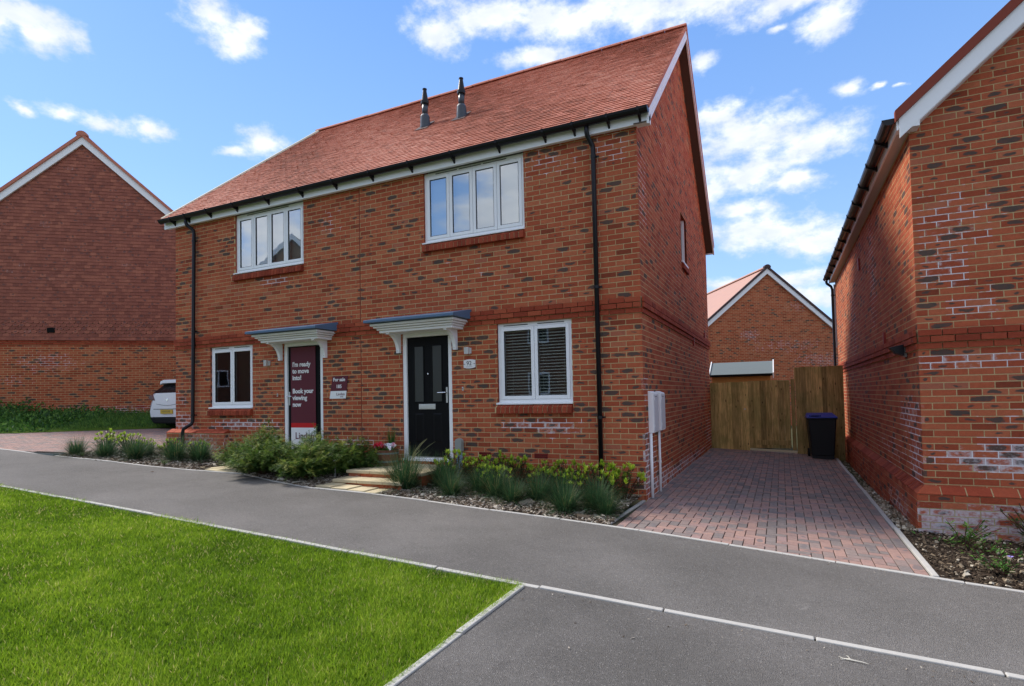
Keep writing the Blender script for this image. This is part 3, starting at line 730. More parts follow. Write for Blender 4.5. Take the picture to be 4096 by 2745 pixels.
# ------------------------------------------------------------------ lawn
lawn = ground_poly('lawn', [(-30, NEAR-.025), (-30, -14), (-.165, -14), (-.165, NEAR-.025)], 'turf', -.030)
def lawn_grass():
    N = 1500000
    x = RNG.uniform(-15, -.16, N); y = RNG.uniform(-8.2, NEAR-.02, N)
    P = np.stack([x-CAM.x, y-CAM.y, -.05*x-CAM.z], 1)
    z = P @ np.array(fw); u = (2074.3+2257.2*(P @ np.array(rt))/z)/4096; v = (1511.6-2257.2*(P @ np.array(up))/z)/2745
    d = np.linalg.norm(P, axis=1)
    keep = (z > .3) & (u > -.25) & (u < 1.1) & (v < 1.3)
    keep &= RNG.random(N) < np.clip((3.4/d)**1.25, .12, 1)
    x, y, d = x[keep], y[keep], d[keep]
    ex = RNG.uniform(-14, -.17, 22000); ey = NEAR-.03-RNG.exponential(.012, 22000); fx = -.165-RNG.exponential(.012, 7000); fy = RNG.uniform(-6.5, NEAR-.03, 7000)
    nb_ = len(x); x = np.concatenate([x, ex, fx]); y = np.concatenate([y, ey, fy]); d = np.sqrt((x-CAM.x)**2+(y-CAM.y)**2+2); n = len(x)
    # patchiness
    def vn(x, y, s, seed):
        r = np.random.default_rng(seed); G = r.random((64, 64)); gx, gy = (x/s) % 63, (y/s) % 63; i, j = gx.astype(int), gy.astype(int); fx, fy = gx-i, gy-j
        fx, fy = fx*fx*(3-2*fx), fy*fy*(3-2*fy)
        return (G[i, j]*(1-fx)+G[i+1, j]*fx)*(1-fy)+(G[i, j+1]*(1-fx)+G[i+1, j+1]*fx)*fy
    pt = .45*vn(x, y, .6, 1)+.3*vn(x, y, .22, 2)+.25*vn(x, y, .09, 3)
    h = (.016+.022*pt)*RNG.lognormal(0, .28, n); w = (.0016+.0006*d)*RNG.uniform(.7, 1.2, n)
    h[nb_:] *= 1.25; a = RNG.uniform(0, 2*np.pi, n); ln = RNG.uniform(.1, .9, n)*h; b = RNG.uniform(0, 2*np.pi, n); b[nb_:nb_+22000] = RNG.normal(np.pi/2, .6, 22000); b[nb_+22000:] = RNG.normal(0, .6, n-nb_-22000); ln[nb_:] = h[nb_:]*RNG.uniform(.6, 1.3, n-nb_)
    z0 = -.05*x-.030
    V = np.empty((n, 3, 3)); V[:, 0, 0] = x-np.cos(a)*w; V[:, 0, 1] = y-np.sin(a)*w; V[:, 0, 2] = z0
    V[:, 1, 0] = x+np.cos(a)*w; V[:, 1, 1] = y+np.sin(a)*w; V[:, 1, 2] = z0
    V[:, 2, 0] = x+np.cos(b)*ln; V[:, 2, 1] = y+np.sin(b)*ln; V[:, 2, 2] = z0+h
    me = bpy.data.meshes.new('lawn_grass'); me.vertices.add(3*n); me.vertices.foreach_set('co', V.ravel())
    me.loops.add(3*n); me.loops.foreach_set('vertex_index', np.arange(3*n, dtype=np.int32))
    me.polygons.add(n); me.polygons.foreach_set('loop_start', np.arange(0, 3*n, 3, dtype=np.int32)); me.update()
    at = me.color_attributes.new('tone', 'FLOAT_COLOR', 'POINT')
    r = np.clip(.0+.9*pt+RNG.normal(0, .20, n), 0, .9); st = RNG.random(n) < .035+.05*(pt < .33); r[st] = 1.0
    c = np.zeros((n, 3, 4), np.float32); c[:, :, 0] = r[:, None]; c[:, :, 1] = RNG.uniform(.4, 1.1, n)[:, None]; c[:, 2, 1] += .2; c[:, :, 3] = 1
    at.data.foreach_set('color', c.ravel()); me.materials.append(M['grass'])
    o = bpy.data.objects.new('lawn_grass', me); COL.objects.link(o); o['kind'] = 'stuff'
    tag(o, 'short bright green mown grass of the front lawn', 'grass'); print('grass', n)
lawn_grass()

# ================================================================== MAIN HOUSE
ZE, YR, ZR, XL = 5.13, 3.95, 8.84, -9.76
EY, EZ = -.17, 5.30                                  # lower edge of the roof tiles
SL = (ZR-EZ)/(YR-EY)
house = thing('brick_house', 'two-storey red brick pair of houses with orange clay tile roof and two black flues', 'house', (0, 0, 0))
def roofz(y): return EZ+(y-EY)*SL if y < YR else EZ+(2*YR-EY-y)*SL
W92 = (-2.2125, -1.0125, 1.35, 2.55); W185 = (-8.69, -7.49, 1.35, 2.55)
U92 = (-3.5125, -1.7125, 3.975, 5.30); U185 = (-7.955, -6.155, 3.975, 5.30)
D92 = (-3.98, -3.03, .45, 2.55); D185 = (-6.67, -5.72, .45, 2.55)
def sill_open(w): return (w[0]-.03, w[1]+.0, w[2]-.15, w[2])
AIR = [(-2.57, -2.355, .525, .6), (-1.635, -1.42, .525, .6)]
opens = [W92, W185, U92, U185, D92, D185]+[sill_open(w) for w in (W92, W185, U92, U185)]+AIR
SH = lambda o: (o[0]-XL, o[1]-XL, o[2], o[3])
spotsF = [(-1.55, 1.02, .62, .10, 1.), (-1.3, .93, .5, .06, .9), (-7.9, 1.02, .75, .13, 1.05), (-8.6, .75, .55, .22, .9), (-9.5, 1.05, .4, .25, .95), (-9.6, 1.5, .3, .35, .5), (-5.1, .72, .6, .10, .75), (-4.6, .95, .5, .08, .65), (-4.3, .6, .5, .1, .6), (-1.3, 4.9, .55, .28, .5), (-.4, 4.9, .5, .3, .5), (-5.6, 4.6, .5, .5, .42), (-2.9, 3.4, 1., .3, .33), (-6.9, 3.72, .5, .06, .7), (-7.1, 1.05, .4, .08, .8), (-1.9, 3.2, 1.6, .5, .25), (-.2, .2, .4, .3, .35)]
spF = [(a-XL, b, c, d, e) for a, b, c, d, e in spotsF]
PB = Pieces(house, 'brick', 'brick'); PBand = Pieces(house, 'band_brick', 'band')
bandrows = ((34, 35, .020), (35, 37, .042))
def darkF(x, z): return .42 if z < 2.4 else (.20 if z < 4 else .26)
wall_bricks(PB, (XL, 0, 0), (1, 0, 0), (0, -1, 0), -XL, 0, ZE, [SH(o) for o in opens], spF, band=bandrows, dark=darkF, bandP=PBand)
backing(house, (XL, 0, 0), (1, 0, 0), (0, -1, 0), -XL, -.1, ZE+.15, [SH(o) for o in opens], spF)
SW = (3.72, 4.42, 4.05, 5.02)                         # side window
DEP = 2*YR
spS = [(.25, .45, .45, .6, 1.05), (1.2, .1, 1.6, .20, 1.1), (3.5, .1, 3.2, .18, .95), (7.3, .4, .7, .6, .7), (.3, 4.3, .35, .9, .55), (2.2, 5.6, 1.4, .9, .35), (2.6, 3.5, 2, .8, .3), (.12, 1.5, .2, .3, .6)]
topS = lambda y: roofz(y)-.16
spSr = [(DEP-a, b, c, d, e) for a, b, c, d, e in spS]
SWr = (DEP-SW[1], DEP-SW[0], SW[2], SW[3]); SWs = (SWr[0], SWr[1], SW[2]-.15, SW[2])
wall_bricks(PB, (0, DEP, 0), (0, -1, 0), (1, 0, 0), DEP, 0, ZR, [SWr, SWs], spSr, phase=1, band=bandrows, top=topS, dark=lambda x, z: .3, bandP=PBand)
backing(house, (0, DEP, 0), (0, -1, 0), (1, 0, 0), DEP, -.1, ZR, [SWr, SWs], spSr, top=lambda t: topS(DEP-t), depth=.0015)
PB.flush(); PBand.flush(120)
mb = MB()   # rear and far gable walls
mb.face([(XL, DEP, -.2), (0, DEP, -.2), (0, DEP, ZE+.1), (XL, DEP, ZE+.1)]); mb.face([(XL, 0, -.2), (XL, DEP, -.2), (XL, DEP, ZE), (XL, YR, ZR-.2), (XL, 0, ZE)])
mb.build('rear_wall', 'bricktex', house, fix=False)
# dark rooms behind the glass
for (x0, x1, z0, z1) in ((-4.75, -.2, .3, 2.6), (-9.6, -4.95, .3, 2.6), (-4.75, -.2, 2.8, 5.2), (-9.6, -4.95, 2.8, 5.2)):
    mb = MB(); y0, y1 = .16, 3.2
    for q in (((x0, y1, z0), (x1, y1, z0), (x1, y1, z1), (x0, y1, z1)), ((x0, y0, z0), (x0, y1, z0), (x0, y1, z1), (x0, y0, z1)), ((x1, y0, z0), (x1, y1, z0), (x1, y1, z1), (x1, y0, z1)), ((x0, y0, z0), (x1, y0, z0), (x1, y1, z0), (x0, y1, z0)), ((x0, y0, z1), (x1, y0, z1), (x1, y1, z1), (x0, y1, z1))): mb.face(list(q))
    mb.build('room', 'interior', house, fix=False)

# roof --------------------------------------------------------------
XRe = .205
def leftx(t): return -9.97+.47*t        # left verge line, t = 0 eaves .. 1 ridge
PT = Pieces(house, 'roof_tile', 'tile', .012)
slen = math.hypot(YR-EY, ZR-EZ); sv = Vector((0, (YR-EY)/slen, (ZR-EZ)/slen)); sn = Vector((0, -sv.z, sv.y))
nc = int(slen/.1)
for k in range(nc):
    s = (k+.5)*.1; base = Vector((0, EY, EZ))+sv*s; xl = leftx(s/slen)
    x = XRe-(0 if k % 2 == 0 else .0825)
    if k % 2: PT.add(base+Vector((XRe-.0412, 0, 0)), (1, 0, 0), sv, sn, .080, .112, (random.random(), 0, 0), 0, 'tile')
    while x > xl+.05:
        w = min(.163, x-xl)
        c = base+Vector((x-.0825, 0, 0))
        stripe = .5+.25*math.sin(x*1.3+k*.11)+random.gauss(0, .2)  # tone carries the light and dark stripes of cambered tiles
        PT.add(c+sn*random.uniform(-.002, .003), (1, 0, 0), (sv+Vector((random.uniform(-.01, .01), 0, 0))).normalized(), sn, w, .112, (min(1, max(0, stripe)), random.choice((0, 0, 0, .6)), random.uniform(0, .15)), 0, 'tile')
        x -= .165
PT.flush()
mb = MB()
mb.face([(leftx(0), EY, EZ-.03), (XRe, EY, EZ-.03), (XRe, YR, ZR-.03), (leftx(1), YR, ZR-.03)])
mb.face([(leftx(0), DEP-EY, EZ-.02), (XRe, DEP-EY, EZ-.02), (XRe, YR, ZR-.02), (leftx(1), YR, ZR-.02)])
mb.build('roof_deck', 'tile', house, fix=False)
rm = MB(); n = 9     # half round ridge tile
prof = [(.115*math.cos(t), .085*math.sin(t)) for t in np.linspace(0, math.pi, n)]; prof2 = [(a*.86, b*.82) for a, b in prof[::-1]]
rm.prism(prof+prof2, 0, 0, .44); rme = rm.mesh('ridge_tile', 'tile')
x = XRe-.44
while x > leftx(1)-.2:
    o = bpy.data.objects.new('ridge_tile', rme); COL.objects.link(o); o.parent = house; o.location = (x, YR, ZR+random.uniform(-.012, -.004)-.03); x -= .447
mb = MB(); mb.tube([(leftx(0)-.01, EY+.02, EZ+.01), (leftx(1)-.02, YR, ZR+.03)], .035, 6); mb.build('verge_mortar', 'cream', house)
# gable verge on the right: barge boards, soffit and tile edge
def verge(parent, x, side, y0, y1, z0, z1, mats=('white', 'white', 'tile'), h=.19, soff=.2):
    """sloping boards in the plane x from (y0,z0) to (y1,z1)"""
    def sl_(dz0, dz1, xa, xb, mat, name):
        mb = MB(); mb.prism([(y0, z0+dz0), (y1, z1+dz0), (y1, z1+dz1), (y0, z0+dz1)], 0, xa, xb); return mb.build(name, mat, parent)
    sl_(-.055-h, -.055, x-.02*side, x, mats[0], 'barge_board')
    sl_(-.055-h, -.055-h*.62, x, x+.012*side, mats[1], 'barge_trim')
    sl_(-.055-h*.9, -.055-h*.82, x-.02*side, x-soff*side, mats[0] if mats[0] != 'white' else 'soffitshade', 'verge_soffit')
    sl_(-.053, .008, x-.03*side, x+.018*side, mats[2], 'verge_tiles')
verge(house, .19, 1, -.12, YR, EZ+.035, ZR, h=.2)
verge(house, .19, 1, DEP+.12, YR, EZ+.035, ZR, h=.2)
boxo('verge_box_end', 'white', house, .0201, .202, -.107, .0, ZE-.03, 5.28)
# fascia, soffit, gutter
boxo('fascia_board', 'white', house, -9.97, .02, -.105, -.085, ZE-.025, ZE+.15)
boxo('soffit_board', 'white', house, -9.97, .02, -.0849, .0, ZE-.004, ZE+.012)
boxo('fascia_board', 'white', house, -9.97, .18, DEP+.085, DEP+.105, ZE-.025, ZE+.15)
def gutter(parent, x0, x1, y, z, r=.058):
    mb = MB(); n = 8
    pts = [(y+r*math.cos(t), z+r*math.sin(t)) for t in np.linspace(math.pi, 2*math.pi, n)]; inn = [(y+(r-.006)*math.cos(t), z+.001+(r-.006)*math.sin(t)) for t in np.linspace(2*math.pi, math.pi, n)]
    mb.prism(pts+inn, 0, x0, x1)
    g = mb.build('gutter', 'black', parent)
    for xe in (x0, x1-.012):
        mb = MB(); mb.prism([(y+(r+.004)*math.cos(t), z+(r+.004)*math.sin(t)) for t in np.linspace(math.pi, 2*math.pi, n)], 0, xe, xe+.012); mb.build('gutter_end_cap', 'black', g)
    return g
gut = gutter(house, -9.96, .205, -.185, 5.270, .072)
bk = MB(); bk.prism([(-.263, 5.275), (-.255, 5.225), (-.21, 5.185), (-.15, 5.165), (-.104, 5.125), (-.104, 5.28)], 0, -.014, .014)
bme = bk.mesh('gutter_bracket', 'black')
for x in (-9.6, -9.15, -8.5, -7.75, -6.9, -6.05, -5.25, -4.45, -3.65, -2.85, -2.05, -1.3, -.85, -.35, .08):
    o = bpy.data.objects.new('gutter_bracket', bme); COL.objects.link(o); o.parent = gut; o.location = (x, 0, 0)
def downpipe(parent, path, clips, r=.034, clipdir=1):
    mb = MB(); mb.tube(path, r, 12); d = mb.build('downpipe', 'black', parent, smooth=True)
    for (x, y, z) in clips:
        mb = MB(); mb.tube([(x, y, z-.02), (x, y, z+.02)], r+.006, 12); mb.box(x, x+clipdir*.075, y+.02, y+.035, z-.012, z+.012); mb.build('pipe_clip', 'black', d)
    return d
downpipe(house, [(-.66, -.165, 5.235), (-.66, -.165, 5.13), (-.655, -.15, 5.08), (-.605, -.075, 4.95), (-.60, -.07, 4.9), (-.60, -.07, .0)], [(-.6, -.07, 4.80), (-.6, -.07, 2.95), (-.6, -.07, 1.13)])
downpipe(house, [(-9.2, -.165, 5.235), (-9.2, -.165, 5.13), (-9.19, -.15, 5.08), (-9.09, -.075, 4.97), (-9.08, -.07, 4.9), (-9.13, -.07, 1.08), (-9.14, -.09, 1.02), (-9.24, -.19, .93), (-9.25, -.2, .86), (-9.25, -.2, .35)], [(-9.085, -.07, 4.75), (-9.1, -.07, 2.9), (-9.125, -.07, 1.2)])
for x, z0, z1, b in ((-4.85, -.05, 2.55, .008), (-4.85, 2.79, ZE, .006)):
    boxo('movement_joint', 'joint', house, x-.006, x+.006, -.004, .02, z0, z1)
for w in AIR:
    a = boxo('air_brick', 'airbrick', house, w[0]+.004, w[1]-.004, -.004, .05, w[2]+.003, w[3]-.004)
    for r_ in range(2):
        for k in range(12):
            x = w[0]+.014+k*.0165; boxo('vent_slot', 'dark', a, x, x+.009, -.006, -.003, w[2]+.012+.028*r_, w[2]+.032+.028*r_)

# windows -------------------------------------------------------------
def window(parent, w, n, yf=.035, blind=None, vent=None, ax=0, sill=True, top_extra=0, glass='glass'):
    """frame is the part; casements, panes, sill, vent and blind are its sub-parts"""
    x0, x1, z0, z1 = w; z1 = z1-top_extra; F = .045
    y0, y1 = yf, yf+.07
    mb = MB(); mb.box(x0, x0+F, y0, y1, z0, z1); mb.box(x1-F, x1, y0, y1, z0, z1); mb.box(x0+F, x1-F, y0, y1, z1-F*1.3, z1); mb.box(x0+F, x1-F, y0, y1, z0, z0+F)
    win = mb.build('window', 'white', parent)
    cw = (x1-x0-2*F)/n; S = .052; g = .003
    for i in range(n):
        a, b = x0+F+i*cw+g, x0+F+(i+1)*cw-g; c, d = z0+F+g, z1-F*1.3-g
        q = MB(); yy = y0-.008
        q.box(a, a+S, yy, y1-.01, c, d); q.box(b-S, b, yy, y1-.01, c, d); q.box(a+S, b-S, yy, y1-.01, d-S, d); q.box(a+S, b-S, yy, y1-.01, c, c+S)
        q.build('casement', 'white', win, bevel=.005)
        s = MB(); s.box(a+S, a+S+.006, yy+.004, yy+.02, c+S, d-S); s.box(b-S-.006, b-S, yy+.004, yy+.02, c+S, d-S); s.box(a+S+.006, b-S-.006, yy+.004, yy+.02, d-S-.006, d-S); s.box(a+S+.006, b-S-.006, yy+.004, yy+.02, c+S, c+S+.006)
        s.build('gasket', 'black', win)
        p = MB(); p.face([(a+S, yy+.018, c+S), (b-S, yy+.018, c+S), (b-S, yy+.018, d-S), (a+S, yy+.018, d-S)]); p.build('pane', glass, win, fix=False)
    if sill:
        s = MB(); s.prism([(-.030, z0-.028), (-.030, z0-.006), (y0+.01, z0+.012), (y1, z0+.012), (y1, z0-.028)], 0, x0-.025, x1+.0); s.build('sill', 'white', win, bevel=.003)
    for (a, b, z) in (vent or []):
        boxo('trickle_vent', 'black', win, a, b, y0-.010, y0-.002, z, z+.009)
    if blind:
        kind_, mat = blind; q = MB()
        z = z0+.06
        while z < z1-.05:
            t = .018 if kind_ == 'closed' else .010
            if kind_ == 'closed': q.prism([(y1+.05, z), (y1+.052, z), (y1+.045, z+.026), (y1+.043, z+.026)], 0, x0+.05, x1-.05)
            else: q.prism([(y1+.006, z+.0), (y1+.050, z-.001), (y1+.050, z+.002), (y1+.006, z+.013)], 0, x0+.05, x1-.05)
            z += .025 if kind_ == 'closed' else .046
        if kind_ == 'open':
            for xx in (x0+.18, x0+.52, x1-.52, x1-.18): q.box(xx, xx+.004, y1+.06, y1+.063, z0+.05, z1-.03)
        o = q.build('blind', mat, win, kind='stuff', fix=False)
    return win
window(house, W92, 2, blind=('open', 'blindlit'), vent=[(W92[0]+.1, W92[0]+.50, 2.514), (W92[0]+.66, W92[0]+1.08, 2.514)])
window(house, W185, 2, vent=[(W185[0]+.1, W185[0]+.50, 2.514), (W185[0]+.66, W185[0]+1.08, 2.514)])
U92b = (U92[0], U92[1], U92[2], ZE-.01); U185b = (U185[0], U185[1], U185[2], ZE-.01)
window(house, U92b, 4, glass='glassbright', blind=('closed', 'blind'), vent=[(U92[0]+.22, U92[0]+.62, 5.085), (U92[0]+.66, U92[0]+1.06, 5.085), (U92[0]+1.1, U92[0]+1.5, 5.085)])
window(house, U185b, 4, glass='glassbright', blind=('closed', 'blind'), vent=[(U185[0]+.3, U185[0]+1.4, 5.085)])  # closed blind added here; its pale slats stand in for mirrored cloud
# rowlock brick sills
SP = MB(); SP.prism([(-.045, 0), (-.045, .088), (.03, .148), (.09, .148), (.09, 0)], 0, 0, .0655)
SV = []
for i in range(6):
    b = MB(); b.prism([(-.078, -.008), (-.072, .082), (.0, .122), (.09, .122), (.09, -.008)], 0, 0, .0655, (random.random()*.8, 0, 0)); SV.append(b.mesh('sill_brick', 'band'))
for w in (W92, W185, U92, U185):
    nb = int(round((w[1]-w[0]+.03)/.0755)); x = w[1]-.0655
    for k in range(nb):
        o = bpy.data.objects.new('sill_brick', random.choice(SV)); COL.objects.link(o); o.parent = house; o.location = (x, random.uniform(-.002, .002), w[2]-.15-.002); x -= .0757
    mb = MB(); mb.prism([(-.068, w[2]-.155), (-.064, w[2]-.074), (.0, w[2]-.036), (.09, w[2]-.036), (.09, w[2]-.155)], 0, w[0]-.028, w[1]-.002); mb.build('sill_mortar', 'mortar', house)
# side window: only its far reveal shows
sw = boxo('window', 'white', house, -.14, -.09, SW[0], SW[1], SW[2], SW[3])
mb = MB(); mb.box(-.15, -.040, SW[1]-.07, SW[1]-.001, SW[2], SW[3]); mb.box(-.15, -.072, SW[0], SW[0]+.06, SW[2], SW[3]); mb.build('casement', 'white', sw)
mb = MB(); mb.face([(-.085, SW[0]+.06, SW[2]+.06), (-.085, SW[1]-.06, SW[2]+.06), (-.085, SW[1]-.06, SW[3]-.06), (-.085, SW[0]+.06, SW[3]-.06)]); mb.build('pane', 'carglass', sw)
boxo('sill', 'white', sw, -.14, .03, SW[0]-.02, SW[1]+.02, SW[2]-.03, SW[2]+.004)
k = 0; y = SW[0]-.02
while y < SW[1]+.0:
    b = MB(); b.prism([(.045, -.15), (.045, -.06), (-.03, -.002), (-.1, -.002), (-.1, -.15)], 1, 0, .0655, (random.random(), 0, 0))
    o = bpy.data.objects.new('sill_brick', b.mesh('sill_brick', 'band')); COL.objects.link(o); o.parent = house; o.location = (0, y, SW[2]-.002); y += .0757
for y, z in ((6.9, 2.72), (4.9, 2.45)): boxo('wall_vent', 'airbrick', house, 0, .03, y, y+.07, z, z+.2)

# doors -----------------------------------------------------------------
def door(parent, w, glazed=True):
    x0, x1, z0, z1 = w; F = .07
    mb = MB(); mb.box(x0, x0+F, .01, .11, z0, z1); mb.box(x1-F, x1, .01, .11, z0, z1); mb.box(x0+F, x1-F, .01, .11, z1-F-.03, z1)
    fr = mb.build('door_frame', 'white', parent, bevel=.006)
    s = MB(); s.box(x0+F, x1-F, -.01, .11, z0, z0+.035); s.box(x0, x1, -.03, -.0101, z0-.02, z0+.018); s.build('threshold', 'white', fr)
    boxo('threshold_strip', 'steel', fr, x0+F, x1-F, -.012, .02, z0+.0351, z0+.048)
    a, b, c, d = x0+F+.004, x1-F-.004, z0+.052, z1-F-.034
    df = boxo('door', 'blackdoor', parent, a, b, .04, .09, c, d)
    W_ = b-a
    for k, (u0, u1) in enumerate(((.175, .385), (.61, .82))):
        xa, xb = a+W_*u0, a+W_*u1
        if glazed:
            q = MB(); za, zb = 1.39, 2.29
            for r_ in ((xa-.02, xa, za-.02, zb+.02), (xb, xb+.02, za-.02, zb+.02), (xa, xb, zb, zb+.02), (xa, xb, za-.02, za)): q.box(r_[0], r_[1], .03, .04, r_[2], r_[3])
            q.build('glazing_bead', 'blackdoor', df, bevel=.004)
            boxo('door_glass', 'frosted', df, xa, xb, .0375, .0399, za, zb)
        za, zb = .73, 1.2
        q = MB()
        ya = .0399; yb = .030
        o4 = [(xa, za), (xb, za), (xb, zb), (xa, zb)]; i4 = [(xa+.022, za+.022), (xb-.022, za+.022), (xb-.022, zb-.022), (xa+.022, zb-.022)]
        for i in range(4):
            j = (i+1) % 4; q.face([(o4[i][0], ya, o4[i][1]), (o4[j][0], ya, o4[j][1]), (i4[j][0], yb, i4[j][1]), (i4[i][0], yb, i4[i][1])])
        q.face([(p[0], yb, p[1]) for p in i4]); q.build('door_panel', 'blackdoor', df)
    return fr, df, (a, b, c, d)
fr, df, (a, b, c, d) = door(house, D92)
boxo('letter_plate', 'steel', df, -3.685, -3.37, .024, .0395, 1.264, 1.35, bevel=.004)
boxo('letter_flap', 'steel', df, -3.665, -3.39, .018, .0239, 1.28, 1.335, bevel=.003)
mb = MB(); mb.tube([(-3.505, .03, 1.84), (-3.505, .042, 1.84)], .012, 12); mb.build('spyhole', 'chrome', df)
boxo('handle_plate', 'steel', df, -3.165, -3.135, .028, .0395, 1.365, 1.615, bevel=.006)
mb = MB(); mb.tube([(-3.15, .028, 1.53), (-3.15, -.02, 1.53), (-3.17, -.025, 1.53), (-3.29, -.025, 1.528)], .010, 8); mb.build('door_handle', 'chrome', df)
fr2, df2, q2 = door(house, D185)
boxo('handle_plate', 'steel', df2, -6.585, -6.555, .028, .0395, 1.365, 1.615, bevel=.006)
mb = MB(); mb.tube([(-6.57, .028, 1.53), (-6.57, -.02, 1.53), (-6.55, -.025, 1.53), (-6.47, -.025, 1.528)], .010, 8); mb.build('door_handle', 'chrome', df2)

# canopies ----------------------------------------------------------------
def canopy(parent, cx):
    c = MB()
    tiers = [(.69, .34, 2.51, 2.552), (.715, .375, 2.552, 2.582), (.75, .42, 2.585, 2.612), (.785, .46, 2.615, 2.655)]
    for hw, pj_, za, zb in tiers: c.box(cx-hw, cx+hw, -pj_, .0, za, zb-.0005)
    can = c.build('canopy', 'white', parent, bevel=.010)
    s = MB(); s.prism([(-.55, 2.662), (-.55, 2.705), (.0, 2.82), (.0, 2.662)], 0, cx-.84, cx+.84); s.build('canopy_roof', 'grey_lead', can, bevel=.004)
    for sx in (-.57, .52):
        x0, x1 = cx+sx, cx+sx+.06
        arc = [(-.30+.245*math.sin(t), 2.49-.28*(1-math.cos(t))) for t in np.linspace(0, math.pi/2, 9)]
        poly_ = [(.0, 2.51), (-.32, 2.51)]+[(-.32, 2.49)]+[(y_, z_) for y_, z_ in arc]+[(-.055, 2.2), (.0, 2.2)]
        b = MB(); b.prism(poly_, 0, x0, x1); b.build('canopy_bracket', 'white', can)
        mb2 = MB(); mb2.tube([((x0+x1)/2, -.062, 2.235), ((x0+x1)/2, -.05, 2.235)], .008, 8); mb2.build('bracket_screw', 'steel', can)
canopy(house, -3.495); canopy(house, -6.19)

# flues --------------------------------------------------------------------
def flue(parent, x, y):
    z = roofz(y)
    b = MB(); b.tube([(x, y, z-.05), (x, y, z+.20), (x, y, z+.24)], [.105, .092, .07], 14); f = b.build('flue', 'grey_dark', parent, smooth=False)
    b = MB(); b.tube([(x, y, z+.2), (x, y, z+.48)], .058, 14); b.build('flue_pipe', 'grey_dark', f, smooth=True)
    b = MB(); b.tube([(x, y, z+.44), (x, y, z+.455), (x, y, z+.51), (x, y, z+.515), (x, y, z+.74), (x, y, z+.745), (x, y, z+.765)], [.075, .082, .082, .07, .035, .044, .044], 14); b.build('flue_terminal', 'black', f)
    b = MB(); r = .2; yy0, yy1 = y-.17, y+.17
    b.face([(x-.15, yy0, roofz(yy0)+.028), (x+.15, yy0, roofz(yy0)+.028), (x+.12, yy1, roofz(yy1)+.028), (x-.12, yy1, roofz(yy1)+.028)]); b.build('flue_flashing', 'ridgedark', f, fix=False)
M['grey_dark'] = plain('slate_grey_plastic', (.035, .045, .060), .35, .5, .2, 8, .02)
flue(house, -4.55, 1.62); flue(house, -3.71, 1.62)

# left plinth with canted brick top ------------------------------------------
PL = Pieces(house, 'plinth_brick', 'brick')
spP = [(.9, .6, 1.0, .28, 1.0), (.3, .5, .3, .3, .7)]
wall_bricks(PL, (-9.88, -.12, 0), (1, 0, 0), (0, -1, 0), 1.74, .3, .84, [], spP, dark=lambda x, z: .35)
wall_bricks(PL, (-8.14, 0, 0), (0, -1, 0), (1, 0, 0), .12, .3, .84, [], [(.1, .5, .4, .4, .9)], phase=1)
PL.flush(80)
boxo('plinth_core', 'mortar', house, -9.875, -8.146, -.114, .0, .1, .835)
k = 0; x = -9.88
while x < -8.2:
    w = min(.215, -8.14-x); b = MB(); b.prism([(-.122, .838), (-.122, .85), (-.0, .918), (0, .838)], 0, 0, w, (random.random()*.7+.3, 0, 0)); o = bpy.data.objects.new('plinth_coping_brick', b.mesh('plinth_coping_brick', 'band')); COL.objects.link(o); o.parent = house; o.location = (x, -.002, 0); x += .225

# ------------------------------------------------------------------ things fixed to the house
def meter(y, label):
    t = thing('meter_box', label, 'meter box', (0, y, .895), 0, 'white meter boxes on the gable wall')
    b = MB(); b.prism([(0, 0), (.075, 0), (.075, .555), (0, .585)], 1, 0, .335); b.build('box_body', 'meter', t, bevel=.006)
    d = boxo('box_door', 'meterdoor', t, .0755, .083, .02, .315, .02, .535, bevel=.003)
    boxo('door_latch', 'dark', d, .0831, .085, .1, .2, .50, .508)
    for z in (.08, .46): boxo('hinge', 'meter', d, .083, .087, .022, .03, z, z+.035)
    return t
M['meterdoor'] = plain('meter_door_grey', (.62, .62, .66), .55, .3, .06)
meter(.255, 'white meter box nearest the street on the brick gable wall'); meter(.77, 'second white meter box, further back on the brick gable wall')
for y, z, l, cl in ((.20+.05, .89, 'thicker white pipe dropping from the nearer meter box to the ground', 0), (.83, .895, 'thinner white pipe with a clip under the further meter box', 1)):
    t = thing('meter_pipe', l, 'pipe', (.03, y, .0)); b = MB(); b.tube([(0, 0, -.02), (0, 0, z)], .022 if not cl else .019, 10); b.build('pipe', 'meter', t, smooth=True)
    if cl: b = MB(); b.tube([(0, 0, .42), (0, 0, .45)], .024, 10); b.box(-.04, 0, -.01, .01, .425, .445); b.build('pipe_clip', 'meter', t)
def wall_lamp(x, z, label):
    t = thing('wall_lamp', label, 'wall lamp', (x, 0, z), 0, 'steel lamps beside the front doors')
    boxo('lamp_body', 'steel', t, -.05, .02, -.09, -.03, -.055, .055, bevel=.004)
    boxo('lamp_back_plate', 'steel', t, -.03, .04, -.0299, -.002, -.045, .045, bevel=.003)
wall_lamp(-2.70, 2.17, 'small steel wall lamp above the white number 92 plaque'); wall_lamp(-7.05, 2.165, 'small steel wall lamp between the left window and the door with the maroon banner')
t = thing('number_plaque', 'white plaque with black number 92 beside the black front door', 'house number', (-2.70, -.004, 1.965))
b = MB(); arc = [(.105*math.cos(a)*1.0, .0) for a in (0,)]
pts = [(-.105, -.055), (-.06, -.068), (0, -.073), (.06, -.068), (.105, -.055), (.105, .055), (.06, .068), (0, .073), (-.06, .068), (-.105, .055)]
b.prism(pts, 1, -.012, .0); b.build('plaque', 'plaque', t, bevel=.003)
text('92', .095, 'blackletter', t, (-.005, -.0125, -.022), 'number', .0, align='CENTER')
boxo('plaque_screw', 'blackletter', t, -.103, -.075, -.0135, -.012, -.006, .001); boxo('plaque_screw', 'blackletter', t, .075, .103, -.0135, -.012, -.001, .006)
boxo('plaque_line', 'greybox', t, -.06, .055, -.0132, -.012, -.048, -.043)
